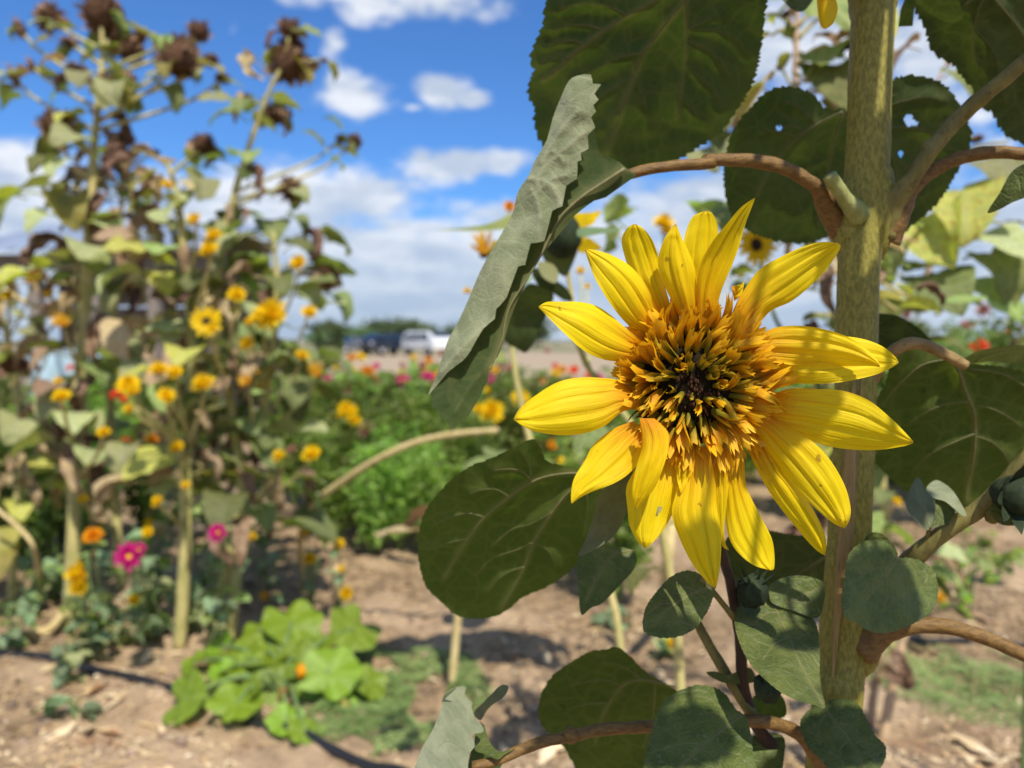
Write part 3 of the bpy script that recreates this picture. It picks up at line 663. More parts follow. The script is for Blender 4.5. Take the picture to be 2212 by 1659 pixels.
# lower leaf
o7 = cv('c7', [(1060, 1072), (1000, 1085), (930, 1092), (840, 1140), (750, 1205), (695, 1285), (672, 1380), (690, 1450), (735, 1500), (800, 1560), (845, 1640), (900, 1720), (1200, 1760), (1330, 1600), (1400, 1400), (1350, 1290), (1210, 1205), (1130, 1130)])
v7 = [(cv('c7', [(1330, 1262), (1200, 1230), (1130, 1235), (1080, 1262), (1020, 1340), (980, 1420), (950, 1540)]), 5, 1.5), (cv('c7', [(1180, 1232), (1110, 1180), (1040, 1150), (980, 1150)]), 2.6, .8), (cv('c7', [(1080, 1262), (1000, 1230), (900, 1240), (820, 1260)]), 2.6, .8),
      (cv('c7', [(1020, 1345), (920, 1345), (800, 1380)]), 2, .6), (cv('c7', [(1240, 1240), (1230, 1400), (1180, 1560)]), 3, 1)]
leaf_part(SP, o7, plane(1330, 1530, .52, 0, TG*.9, .001, .001), 7, 'under_light', v7, 'veinl', tooth=(22, 2.5), seed=16, wob=.006, relief=.003, label='olive leaf behind the brown branch at the bottom')
# curled leaf: dark underside, folded over into a grey velvety flap
flapR = cv('c5', [(1130, 440), (1142, 495), (1192, 500), (1152, 555), (1178, 590), (1145, 622), (1162, 662), (1132, 695), (1157, 755), (1112, 800), (1118, 880), (1072, 905), (1077, 950), (1052, 960), (1048, 1060), (985, 1100), (962, 1222), (902, 1250), (855, 1428), (775, 1442), (742, 1570), (700, 1580)]) + \
        cv('d5', [(497, 690), (432, 762), (424, 822), (350, 885), (272, 1022), (222, 1085), (130, 1155), (8, 1302)])
flapL = cv('d5', [(62, 1170), (130, 960), (190, 850), (260, 700), (330, 530), (430, 350), (490, 250), (540, 150)])+cv('c5', [(690, 1160), (720, 1100), (765, 1035), (800, 950), (870, 830), (905, 700), (960, 560), (1000, 480), (1045, 450)])
yl = [p[1] for p in flapL][::-1]; xl = [p[0] for p in flapL][::-1]
def leftx(y): return float(np.interp(y, yl, xl))
def flapd(x, y): 
    k = max(0., x-leftx(y))
    return .432 - .00019*k + .0000010*k*k + .01*math.sin((y-300)/170.)*.35
def dent(pl):  # soft concave links between the teeth
    return pl
fl_poly = flapR+flapL
fv = [(cv('c5', [(960, 1260), (935, 1160), (870, 1080), (790, 1060), (760, 1055)]), 2.4, .8), (cv('c5', [(1050, 660), (960, 760), (880, 880), (840, 960)]), 2, .8), (cv('c5', [(1100, 780), (1000, 860), (900, 950), (820, 1040), (810, 1140)]), 1.8, .7), (cv('c5', [(900, 890), (950, 930), (970, 960)]), 1.8, .6),
      (cv('c5', [(820, 1130), (900, 1060), (985, 1040)]), 1.6, .6), (cv('c5', [(830, 1290), (815, 1200), (780, 1120)]), 1.8, .6), (cv('d5', [(420, 820), (300, 920), (180, 1040), (90, 1150)]), 1.8, .6)]
fv = [(a, b*2.2, c_*1.8) for a, b, c_ in fv]
va_, fa_, at_ = pix_leaf([tuple(p_) for p_ in crom(fl_poly, 2, True)], flapd, 4, fv, relief=.0018, seed=21, wob=.0035, sharp=True)
curled = wobj('leaf', va_, fa_, [M['flap']], SP, attrs={'vein': at_*.9}); curled['label'] = 'long curled leaf whose grey velvety side catches the sun, left of the bloom'
uo = cv('d5', [(60, 1175), (22, 1290), (35, 1312), (28, 1370), (72, 1390), (85, 1440), (128, 1462), (150, 1512), (205, 1480), (270, 1412), (330, 1310), (380, 1200), (392, 1120), (440, 1060), (468, 1000), (492, 920), (520, 820), (575, 680), (650, 540), (735, 400)]) + \
     cv('c5', [(1040, 1272), (1100, 1225), (1150, 1190), (1220, 1170), (1310, 1105), (1400, 1040), (1300, 960), (1180, 900), (1150, 780), (1080, 640), (1010, 520), (960, 600), (905, 720), (870, 840), (805, 955), (765, 1040), (700, 1150)]) + cv('d5', [(545, 160), (490, 260), (430, 360), (330, 540), (262, 705), (190, 860), (132, 970)])
def undd(x, y): return .4325 + .00002*max(0., x-leftx(y)) + .0035*math.sin((y-300)/170.)
vu = [(cv('c5', [(1330, 1000), (1200, 1085), (1060, 1180), (940, 1300), (850, 1480), (760, 1640)])+cv('d5', [(530, 720), (490, 830), (468, 950), (430, 1060), (395, 1140)]), 11, 3), (cv('d5', [(430, 1060), (320, 1180), (240, 1280), (180, 1400)]), 2.4, .8), (cv('d5', [(140, 1170), (140, 1260), (135, 1340)]), 1.4, .6)]
va_, fa_, at_ = pix_leaf(uo, undd, 6, vu, relief=.002, seed=22, wob=.002, sharp=True)
und = wobj('leaf_underside', va_, fa_, [M['under']], curled, attrs={'vein': at_})
und['label'] = 'dark lower side of the curled leaf'
vein_mb(vu[:1], lambda x, y: undd(x, y)-.0015).obj('midrib', [M['veinl']], curled)

# small near leaves
def small(poly, d0, gx, gy, mat, veins, seed, label=None, step=6, wob=.004, cx=0., cy=0., tooth=None, relief=-.0012):
    xs_ = [p[0] for p in poly]; ys_ = [p[1] for p in poly]
    return leaf_part(SP, poly, plane(sum(xs_)/len(xs_), sum(ys_)/len(ys_), d0, gx, gy, cx, cy), step, mat, veins, 'veinl', tubes=True, seed=seed, wob=wob, relief=relief, tooth=tooth, label=label)
def vn(k, main, sides=()):
    return [(cv(k, main), 4.2, 1.6)]+[(cv(k, s), 2.8, 1.0) for s in sides]
small(cv('c8', [(340, 868), (300, 828), (232, 810), (175, 840), (150, 920), (158, 1000), (190, 1090), (240, 1170), (310, 1240), (390, 1300), (480, 1338), (540, 1352), (588, 1368), (576, 1300), (562, 1200), (562, 1080), (548, 970), (500, 900), (435, 868), (385, 862)]), .405, .00005, -.00032, 'blue',
      vn('c8', [(340, 870), (370, 940), (410, 1020), (470, 1160), (530, 1270), (582, 1355)], [[(355, 900), (300, 910), (240, 960)], [(370, 930), (450, 950), (510, 1010)], [(410, 1020), (340, 1060), (290, 1130)], [(340, 880), (260, 860), (200, 880)], [(440, 1090), (500, 1110), (540, 1180)]]), 31,
      'heart-shaped blue-green leaf hanging point down, partly sunlit', cx=.004, cy=.001, step=5, tooth=(9, 1.3))
small(cv('c8', [(322, 765), (400, 730), (480, 724), (560, 745), (588, 780), (582, 860), (550, 930), (450, 900), (340, 862), (318, 820)]), .432, 0, -.0001, 'blue', vn('c8', [(400, 862), (470, 830), (560, 780)], [[(420, 850), (480, 860), (530, 890)]]), 32)
small(cv('c8', [(940, 635), (905, 575), (835, 552), (760, 568), (705, 620), (685, 720), (668, 850), (685, 920), (740, 950), (800, 990), (880, 1002), (960, 980), (1045, 942), (1110, 890), (1138, 800), (1115, 700), (1065, 660), (1000, 638)]), .425, .0001, -.00012, 'blue',
      vn('c8', [(940, 635), (905, 690), (860, 750), (780, 840)], [[(900, 690), (820, 690), (750, 740)], [(940, 640), (970, 720), (990, 820)], [(880, 730), (890, 820), (870, 900)], [(1000, 645), (1060, 720), (1090, 800)]]), 33, 'round blue-green leaf in front of the stem', cx=.002, cy=.001, tooth=(14, 2), step=5)
leaf_part(SP, cv('c8', [(100, 560), (220, 500), (400, 520), (560, 560), (660, 660), (660, 800), (560, 900), (380, 940), (220, 860), (120, 720)]), plane(1690, 1240, .56, 0, TG), 7, 'under', [(cv('c8', [(640, 600), (480, 700), (300, 800)]), 4, 1.2)], tooth=(16, 2.5), seed=71, wob=.005, label='dark leaf behind the stem, framed by the lowest petals')
small(cv('c8', [(780, 560), (800, 520), (850, 515), (900, 550), (940, 610), (930, 640), (850, 600)]), .44, 0, 0, 'blue', [], 34)
small(cv('c7', [(1530, 770), (1470, 722), (1390, 700), (1310, 735), (1250, 800), (1195, 880), (1182, 980), (1230, 1018), (1330, 1024), (1420, 990), (1480, 920), (1518, 840)]), .412, 0, -.0002, 'blue',
      vn('c7', [(1530, 775), (1450, 800), (1370, 840), (1290, 900), (1230, 970)], [[(1450, 800), (1380, 780), (1330, 790)], [(1370, 840), (1380, 900), (1350, 960)], [(1330, 865), (1270, 860), (1220, 900)]]), 35, 'dark oval leaf just below the lowest petal', tooth=(13, 1.8), cx=.003, step=5)
small(cv('c8', [(190, 1398), (150, 1370), (110, 1310), (60, 1272), (0, 1258), (-60, 1262), (-150, 1300), (-210, 1360), (-240, 1440), (-270, 1540), (-290, 1680), (-200, 1760), (240, 1760), (235, 1600), (228, 1500), (200, 1410)]), .405, 0, -.00025, 'blue',
      vn('c8', [(190, 1398), (120, 1450), (20, 1530), (-80, 1620), (-160, 1720)], [[(150, 1430), (60, 1400), (-40, 1400)], [(60, 1495), (80, 1600), (60, 1700)], [(100, 1380), (20, 1320), (-60, 1310)], [(0, 1545), (-100, 1540), (-200, 1570)]]), 36, 'large blue-green leaf at the bottom centre', tooth=(16, 2.2), cx=.003, cy=.001)
small(cv('c8', [(590, 1375), (600, 1335), (680, 1322), (745, 1345), (790, 1420), (830, 1500), (880, 1550), (878, 1620), (830, 1690), (760, 1740), (640, 1690), (560, 1610), (500, 1545), (468, 1450), (488, 1400), (540, 1358)]), .425, 0, -.0003, 'blue',
      vn('c8', [(590, 1372), (640, 1440), (700, 1520), (760, 1620), (800, 1720)], [[(600, 1390), (560, 1450), (560, 1530)], [(640, 1440), (720, 1460), (790, 1540)], [(700, 1520), (660, 1580), (680, 1660)]]), 37, 'blue-green leaf at the bottom in front of the stem foot', tooth=(15, 2), cx=.003)
small(cv('c7', [(880, 600), (860, 680), (868, 780), (880, 912), (930, 880), (985, 858), (1060, 780), (1140, 690), (1148, 620), (1100, 590), (1010, 575), (950, 560)]), .47, 0, -.0002, 'blue', vn('c7', [(1140, 600), (1020, 640), (900, 850)]), 38)
small(cv('c7', [(868, 628), (905, 540), (940, 440), (958, 350), (1000, 290), (1060, 240), (1130, 215), (1150, 330), (1105, 410), (1050, 520), (960, 590)]), .40, .0001, 0, 'grey', [], 39, 'grey pointed bract hanging behind the petals', wob=.003)
small(cv('c8', [(10, 1195), (60, 1190), (120, 1205), (210, 1170), (245, 1200), (250, 1240), (140, 1250), (70, 1235)]), .45, 0, 0, 'blue', [], 40)
small(cv('c8', [(240, 1500), (380, 1500), (390, 1600), (360, 1700), (250, 1740), (230, 1640)]), .455, 0, -.0002, 'blue', [], 41)
small(cv('c8', [(240, 1310), (370, 1300), (400, 1400), (330, 1420), (260, 1400)]), .47, 0, 0, 'under_light', [], 42)
# paired leaves at right
small(cv('d1', [(440, 1180), (402, 1215), (372, 1290), (358, 1345), (382, 1400), (430, 1455), (485, 1505), (512, 1490), (540, 1410), (540, 1325), (490, 1262)]), .445, .0001, -.0002, 'grey', vn('d1', [(505, 1495), (480, 1380), (440, 1220)]), 43)
small(cv('d1', [(535, 1315), (600, 1328), (650, 1370), (715, 1412), (660, 1470), (590, 1475), (520, 1492), (545, 1410)]), .448, 0, -.0002, 'blue', [], 44)
small(cv('d1', [(487, 1252), (520, 1208), (565, 1198), (640, 1248), (692, 1320), (738, 1410), (712, 1416), (655, 1368), (600, 1326), (530, 1305)]), .452, 0, -.0005, 'flap', [], 45, 'pale sunlit leaf beside the olive branch at the right')
mb = MB(); mb.tube([P(*p) for p in bp('d1', [(505, 1490), (490, 1560), (450, 1650)], [.446, .45, .455])], [.0011, .0013, .0015], 8, seg=10); mb.obj('leaf_stalk', [M['branch_g']], SP)
small(cv('d1', [(895, 1345), (990, 1350), (1100, 1440), (1180, 1450), (1120, 1470), (960, 1475), (885, 1400)]), .425, 0, 0, 'blue', [], 46)
mb = MB()
bc = P(*c('d1', 1060, 1290), .425)
mb.ball(bc, .0145, .013, .0115, 16, 12, jit=.15)
for k in range(10):
    a = k*.63; d = Vector((math.cos(a), -.35, math.sin(a))).normalized()
    s = d.cross(Vector((0, 1, 0))).normalized()
    p0 = bc+d*.010; mb.add([p0-s*.005, p0+s*.005, bc+d*.0168+s*.003+Vector((0, -.003, 0)), bc+d*.021+Vector((0, -.006, 0)), bc+d*.0168-s*.003+Vector((0, -.003, 0))], [(0, 1, 2, 3, 4)])
mb.obj('flower_bud', [M['bud']], SP)['label'] = 'dark closed bud at the right edge'
mb = MB()
for px_, py_, d_, r_ in ((*c('c8', 310, 1270), .43, .0075), (*c('c8', 235, 800), .425, .0085)):
    b0 = P(px_, py_, d_); mb2 = MB(); mb2.ball(b0, r_, r_, r_*1.1, 14, 10, jit=.2)
    for k in range(9):
        a = k*.7; d = Vector((math.cos(a)*.55, -.3+.4*math.sin(a*2), .8)).normalized(); s = Vector((math.cos(a+1.5), math.sin(a+1.5), 0))*r_*.3
        mb2.add([b0+d*r_*.5-s, b0+d*r_*.5+s, b0+d*r_*1.7+Vector((math.cos(a), 0, .2))*r_*.5], [(0, 1, 2)])
    mb2.obj('flower_bud', [M['bud']], SP)
# lower left folded leaf
small(cv('d8', [(160, 1480), (215, 1340), (300, 1200), (380, 990), (410, 880), (480, 820), (570, 792), (612, 810), (598, 875), (665, 945), (660, 990), (690, 1080), (752, 1150), (765, 1215), (668, 1245), (690, 1340), (640, 1420), (625, 1540), (600, 1700), (120, 1700)]), .415, .0004, -.0004, 'flap', [(cv('d8', [(640, 1420), (450, 1300), (330, 1380)]), 1.6, .5)], 47, 'sunlit folded leaf at the bottom left of the plant', step=5, relief=-.001)
small(cv('d8', [(385, 985), (395, 900), (440, 850), (520, 810), (400, 930)]), .425, 0, 0, 'grey', [], 48)
small(cv('d8', [(680, 1040), (760, 950), (840, 870), (930, 785), (1000, 800), (960, 890), (860, 960), (800, 1020), (740, 1110)]), .44, -.0004, .0002, 'grey', [], 49)
small(cv('d8', [(700, 1120), (770, 1150), (800, 1230), (840, 1330), (930, 1400), (1060, 1370), (960, 1430), (900, 1470), (780, 1420), (690, 1380), (690, 1250)]), .437, 0, -.0004, 'blue', [], 50)
small(cv('d8', [(650, 1400), (690, 1350), (800, 1400), (950, 1440), (880, 1600), (640, 1640)]), .45, 0, 0, 'under', [], 51)

# leaves added above the frame to shade the stem, petals and lower leaves
def shade_leaf(tx, ty, td, up, w, h, seed, rot=0., mat='under'):
    # an added, unseen leaf, its centre on the sun ray through the spot it shades
    c0 = P(tx, ty, td)+SUN*up
    R = random.Random(seed); rings = []
    v = [c0]; f = []; nr, na = 9, 36
    q = SUN.to_track_quat('Z', 'Y')
    for j in range(1, nr+1):
        for i in range(na):
            a = 2*math.pi*i/na; r = j/nr*(1-.28*math.cos(a)*abs(math.cos(a))) 
            if j == nr: r *= 1+.05*(1 if i % 2 else -1)
            x = math.cos(a+rot)*r*w; y = math.sin(a+rot)*r*h
            z = -.22*(x*x+y*y)/max(w, h)+.008*mnoise.noise(Vector((x*20, y*20, seed)))
            v.append(c0+(q @ Vector((x, y, z))))
    for i in range(na): f.append((0, 1+i, 1+(i+1) % na))
    for j in range(nr-1):
        for i in range(na):
            a = 1+j*na+i; b = 1+j*na+(i+1) % na; f.append((a, a+na, b+na, b))
    o = wobj('leaf', v, f, [M[mat]], SP, attrs={'vein': np.zeros(len(v))})
    mb = MB(); sp = P(1893, -160-up*500, sd+.01)
    mb.tube([sp, (sp+c0)/2+Vector((0, 0, .03)), c0], [.004, .003, .002], 8, seg=14); mb.obj('leaf_stalk', [M['branch_g']], o)
shade_leaf(1820, 20, .475, .30, .030, .026, 64)
shade_leaf(1868, 960, .475, .52, .040, .058, 61)
shade_leaf(1905, 1290, .425, .56, .034, .021, 62)
shade_leaf(1755, 1350, .405, .50, .015, .009, 63)
shade_leaf(1490, 1610, .405, .60, .028, .018, 65)
shade_leaf(1840, 1590, .425, .66, .036, .020, 66)
shade_leaf(1740, 880, .370, .38, .020, .011, 67, .4)
shade_leaf(2090, 200, .45, .36, .05, .022, 69)
shade_leaf(1330, 1560, .435, .70, .04, .016, 70)

# ------------------------------------------------------------------ the bloom
FC = P(1500, 830, .374)
PET = []   # left edge base->tip, right edge base->tip (c4), base depth, tip depth, roll, camber
def pet(L, Rr, d0=.374, d1=.366, roll=0., camber=-.0035, name=None, hole=None): PET.append((L, Rr, d0, d1, roll, camber, name, hole))
pet([(840, 560), (822, 400), (818, 250), (825, 185), (855, 120), (903, 98)], [(940, 520), (930, 350), (955, 240), (955, 165), (935, 110), (911, 97)], .378, .372)
pet([(715, 540), (675, 470), (610, 360), (575, 260), (570, 205), (595, 162), (616, 151)], [(780, 520), (742, 400), (720, 300), (695, 220), (660, 172), (628, 151)], .378, .371)
pet([(670, 600), (600, 560), (530, 480), (465, 375), (435, 300), (421, 256)], [(730, 570), (715, 500), (670, 400), (610, 325), (530, 275), (450, 252), (425, 253)], .376, .366, .003)
pet([(820, 560), (780, 480), (725, 360), (716, 290), (735, 220), (765, 170), (783, 150)], [(880, 545), (872, 440), (862, 330), (835, 255), (808, 200), (788, 150)], .372, .363, -.002, -.0055)
pet([(880, 570), (868, 420), (885, 310), (930, 225), (990, 150), (1045, 85), (1100, 46)], [(940, 560), (965, 430), (1010, 320), (1040, 240), (1062, 160), (1088, 90), (1105, 46)], .372, .352, .011, -.002)
pet([(1000, 530), (1050, 430), (1120, 335), (1210, 280), (1300, 240), (1370, 222), (1430, 224)], [(1090, 600), (1160, 505), (1250, 460), (1330, 395), (1400, 320), (1445, 250), (1446, 232)], .374, .364, .006)
pet([(1100, 720), (1200, 590), (1300, 600), (1450, 600), (1540, 612), (1610, 638), (1660, 675), (1681, 703)], [(1120, 770), (1220, 785), (1330, 792), (1450, 785), (1580, 757), (1650, 728), (1681, 708)], .380, .376, -.003)
pet([(1080, 640), (1160, 575), (1250, 558), (1350, 566), (1450, 592), (1530, 635), (1590, 690), (1606, 720)], [(1080, 720), (1160, 705), (1260, 716), (1380, 722), (1500, 720), (1560, 720), (1604, 724)], .372, .361, .006)
pet([(1130, 850), (1240, 812), (1350, 812), (1460, 820), (1560, 858), (1650, 930), (1710, 990), (1740, 1024)], [(1130, 930), (1200, 985), (1300, 1010), (1400, 1042), (1500, 1056), (1600, 1057), (1700, 1042), (1740, 1029)], .376, .364, .006, -.005)
pet([(1050, 1000), (1100, 1110), (1170, 1240), (1270, 1370), (1340, 1450), (1385, 1482)], [(1150, 1010), (1200, 1120), (1265, 1190), (1340, 1300), (1385, 1400), (1389, 1476)], .380, .374, -.005, -.0045)
pet([(1040, 900), (1110, 1000), (1160, 1080), (1240, 1180), (1330, 1275), (1410, 1345), (1462, 1372)], [(1130, 880), (1230, 955), (1320, 1010), (1400, 1090), (1460, 1190), (1485, 1270), (1487, 1325), (1466, 1372)], .375, .362, -.006, -.005)
pet([(975, 1080), (982, 1240), (990, 1370), (1020, 1450), (1090, 1515), (1160, 1540)], [(1060, 1060), (1070, 1200), (1120, 1310), (1170, 1410), (1182, 1480), (1180, 1535), (1165, 1540)], .381, .376, .003)
pet([(830, 1050), (790, 1220), (770, 1310), (800, 1410), (850, 1510), (905, 1580), (943, 1614)], [(920, 1040), (945, 1180), (955, 1300), (968, 1400), (966, 1500), (955, 1580), (946, 1614)], .375, .362, -.003, -.005)
pet([(930, 1050), (935, 1180), (950, 1300), (965, 1400), (975, 1445), (998, 1460)], [(985, 1060), (998, 1180), (990, 1280), (980, 1370), (985, 1430), (1000, 1458)], .378, .372)
pet([(700, 1010), (620, 1140), (587, 1210), (592, 1290), (600, 1360), (630, 1420), (662, 1452)], [(830, 1050), (806, 1150), (800, 1230), (770, 1320), (720, 1400), (668, 1452)], .380, .372, -.003, hole=(716, 1300, 9, 20))
pet([(640, 930), (650, 1040), (628, 1120), (612, 1200), (612, 1260), (622, 1297)], [(700, 930), (755, 985), (757, 1050), (735, 1130), (700, 1210), (650, 1270), (626, 1298)], .362, .360, 0, -.0045)
pet([(620, 940), (540, 970), (460, 1030), (420, 1100), (378, 1170), (366, 1225), (365, 1268)], [(680, 1000), (640, 1100), (600, 1150), (540, 1190), (450, 1225), (400, 1250), (370, 1273)], .374, .363, -.004)
pet([(640, 840), (560, 780), (490, 768), (400, 766), (310, 785), (220, 840), (160, 890), (136, 930)], [(640, 890), (570, 905), (500, 960), (420, 990), (330, 998), (230, 985), (170, 960), (136, 936)], .374, .362, -.006, -.006)
pet([(680, 640), (600, 580), (530, 520), (470, 480), (400, 463), (330, 462), (270, 462), (236, 480)], [(660, 700), (580, 702), (500, 695), (420, 660), (340, 590), (280, 530), (236, 487)], .375, .361, -.006)
pet([(780, 1090), (790, 1170), (805, 1230)], [(850, 1070), (860, 1110), (840, 1180), (808, 1232)], .371, .368, 0, -.002)
pet([(1130, 1040), (1160, 1100), (1205, 1140), (1232, 1150)], [(1190, 1040), (1210, 1090), (1225, 1130), (1234, 1150)], .382, .38, 0, -.002)
pet([(1010, 400), (1050, 390), (1060, 380)], [(1020, 460), (1050, 430), (1062, 382)], .37, .368, 0, -.001)

mb = MB()
RZ = Matrix((RT, UP, -FWD)).transposed()       # columns: right, up, towards the viewer
rr_ = 34
for j in range(14):
    pass
v = []; f = []; nr, na = 16, 40; RD = .0285
for j in range(nr+1):
    r = j/nr
    for i in range(na):
        a = 2*math.pi*i/na
        h = .0125*(1-r*r)-.006
        k = 1+.05*mnoise.noise(Vector((math.cos(a)*9*r, math.sin(a)*9*r, 3)))
        v.append(FC+RZ @ Vector((math.cos(a)*r*RD, math.sin(a)*r*RD, h*k)))
for j in range(nr):
    for i in range(na):
        a = j*na+i; b = j*na+(i+1) % na; f.append((a, a+na, b+na, b))
# green calyx cup behind the disc
o_ = len(v)
for j in range(9):
    r = [1.0, 1.05, 1.0, .9, .75, .55, .38, .26, .2][j]
    for i in range(na):
        a = 2*math.pi*i/na; v.append(FC+RZ @ Vector((math.cos(a)*r*RD, math.sin(a)*r*RD, -.006-[0, .001, .003, .005, .008, .012, .016, .022, .028][j])))
for j in range(8):
    for i in range(na):
        a = o_+j*na+i; b = o_+j*na+(i+1) % na; f.append((a, a+na, b+na, b))
fm = [0]*(nr*na)+[1]*(8*na)
HEAD = wobj('flower_head', v, f, [M['disc_black'], M['bud']], SP, fm=fm)
HEAD['label'] = 'large shaggy yellow bloom facing the viewer'
def c4(p): return (1036.9+p[0]*.5381, 403.2+p[1]*.5381)
for k, (L, Rr, d0, d1, roll, camber, nm, hole) in enumerate(PET):
    nl, nc = 56, 21
    A = resample([c4(p) for p in L], nl); B = resample([c4(p) for p in Rr], nl)
    R = random.Random(100+k); ph = R.uniform(0, 6); kk = R.uniform(2.6, 3.6); verts = []; ta = []; ua = []; mask_ = []
    bend = R.uniform(-.004, .003)
    for i in range(nl):
        t = i/(nl-1)
        wid = np.linalg.norm(A[i]-B[i])
        env = min(1, wid/30)
        for j in range(nc):
            u = j/(nc-1); s = 2*u-1
            xy = A[i]*(1-u)+B[i]*u
            d = d0+(d1-d0)*t**1.1+bend*math.sin(t*math.pi)
            d += camber*env*(1-s*s)*(.35+.65*math.sin(min(1, t*1.2)*math.pi*.85))
            d += roll*s*.5*env*math.sin(min(1., t*1.5)*math.pi*.5)
            d += .0013*env*(math.exp(-((s-.33)/.09)**2)+math.exp(-((s+.33)/.09)**2))*min(1, t*3)
            d += .00042*env*math.cos(u*math.pi*2*(5+kk)+ph+1.2*math.sin(t*3))*min(1, (1-t)*4)
            d += .0022*env*abs(s)**3*math.sin(t*7+ph+(2 if s > 0 else 0))
            d += .0011*env*mnoise.noise(Vector((s*1.3, t*4, k*7)))
            verts.append(P(xy[0], xy[1], d)); ta.append(t); ua.append(u)
            mask_.append(xy)
    fs = []
    for i in range(nl-1):
        for j in range(nc-1):
            a = i*nc+j
            if hole:
                hx, hy = c4((hole[0], hole[1])); m_ = (mask_[a]+mask_[a+nc+1])/2
                if ((m_[0]-hx+.35*(m_[1]-hy))/(hole[2]*.5381))**2+((m_[1]-hy)/(hole[3]*.5381))**2 < 1: continue
            fs.append((a, a+1, a+nc+1, a+nc))
    wobj('petal', verts, fs, [M['petal']], HEAD, attrs={'t': ta, 'u': ua, 'seed': [k*3.7]*len(verts)})

# disc florets: a tube at the foot that opens into a toothed tongue
def floret_mesh(name, mat, seed, open0, open1, teeth_n, wbase, wtip, curl, split):
    R = random.Random(seed); nl, nc = 13, 11; v = []; ta = []; ua = []; f = []
    tooth_len = [R.uniform(.10, .26) for _ in range(teeth_n+1)]
    bendx, bendy = R.uniform(-.12, .12), R.uniform(-.12, .12)
    for i in range(nl):
        t0 = i/(nl-1)
        for j in range(nc):
            u = j/(nc-1); s = 2*u-1
            ph = (u*teeth_n) % 1.0
            sh = tooth_len[min(teeth_n, int(u*teeth_n))]*abs(2*ph-1)
            L = 1-sh*1.3
            t = t0*L
            ang = math.radians(open0+(open1-open0)*min(1, t*1.1)**.8)
            r = (wbase+(wtip-wbase)*t**1.2)
            if ang > .3: x = math.sin(s*ang/2)*r; z = (1-math.cos(s*ang/2))*r
            z -= curl*t*t
            x += bendx*t*t; z += bendy*t*t+.02*math.sin(j*1.9+seed)*t
            v.append((x, z, t)); ta.append(t); ua.append(u*.35)
    for i in range(nl-1):
        for j in range(nc-1):
            a = i*nc+j; f.append((a, a+1, a+nc+1, a+nc))
    return mk_mesh(name, v, f, [mat], attrs={'t': ta, 'u': ua, 'seed': [seed*1.3]*len(v)})
LIG = [floret_mesh('floret_tongue', M['floret'], 200+i, 320, 110+25*(i % 3), 3+i % 3, .085, .19+.035*(i % 4), .34*(i % 3-1)+.05, 1) for i in range(10)]
TUB = [floret_mesh('floret_tube', M['floret_olive'], 240+i, 345, 250-20*(i % 3), 4, .105, .165, .05*(i % 3-1), 1) for i in range(6)]
WIT = [floret_mesh('floret_withered', M['floret_dry'], 260+i, 330, 60, 3, .05, .08, .5*(i % 3-1), 1) for i in range(4)]
R = random.Random(42)
b0 = base_of(HEAD)
def floret(me, pos, direc, L, roll, w=1.):
    zq = direc.to_track_quat('Z', 'Y'); m = Matrix.Translation(pos-b0) @ zq.to_matrix().to_4x4() @ Matrix.Rotation(roll, 4, 'Z') @ Matrix.Diagonal((L*w, L*w, L, 1))
    put('floret', me, HEAD, mat=m)
NF = 200; GA = math.pi*(3-math.sqrt(5))
for i in range(NF):
    rr = math.sqrt((i+.5)/NF); a = i*GA
    side = math.cos(a-math.radians(15))                   # fuller towards the upper right
    lowleft = max(0., math.cos(a-math.radians(250)))
    x, y = math.cos(a)*rr*.0285, math.sin(a)*rr*.0285
    pos = FC+RZ @ Vector((x, y, .0125*(1-rr*rr)-.0065))
    th = math.radians(10+66*rr**1.1+R.uniform(-13, 13)); aa = a+R.uniform(-.32, .32)
    d = RZ @ Vector((math.sin(th)*math.cos(aa), math.sin(th)*math.sin(aa), math.cos(th)))
    roll = R.uniform(-.6, .6)-aa*0
    outward = RZ @ Vector((math.cos(aa), math.sin(aa), 0))
    if rr < .20:
        if R.random() < .6: continue
        floret(R.choice(TUB), pos, d, R.uniform(.0055, .0080), R.uniform(0, 6), 1.15)
    elif rr < .50:
        if R.random() < .36: continue
        if lowleft > .75 and R.random() < .5: floret(R.choice(WIT), pos, d, R.uniform(.006, .010), R.uniform(0, 6))
        else: floret(R.choice(TUB if R.random() < .7 else LIG), pos, d, R.uniform(.0088, .0135), R.uniform(0, 6), 1.1)
    elif rr < .68:
        floret(R.choice(LIG if R.random() < .72 else TUB), pos, d, R.uniform(.0125, .0175), R.uniform(0, 6), .95)
    else:
        if lowleft > .7 and R.random() < .25:
            floret(R.choice(WIT), pos, d, R.uniform(.008, .012), R.uniform(0, 6)); continue
        floret(R.choice(LIG), pos, d, R.uniform(.0150, .0225)*(1+.13*side), R.uniform(0, 6), 1.0)
# a few stray brown specks of pollen and withered stigmas on the dark middle
mb = MB()
for i in range(90):
    a = R.uniform(0, 6.28); r = R.random()**.6*.013
    p = FC+RZ @ Vector((math.cos(a)*r, math.sin(a)*r, .0125*(1-(r/.0265)**2)-.0055)); s = R.uniform(.0004, .0010)
    mb.ball(p, s, s, s*1.5, 6, 4, jit=.5)
mb.obj('seed_tips', [simple('seed_tip_black', (.05, .022, .010), .8, .1)], HEAD, kind='stuff')

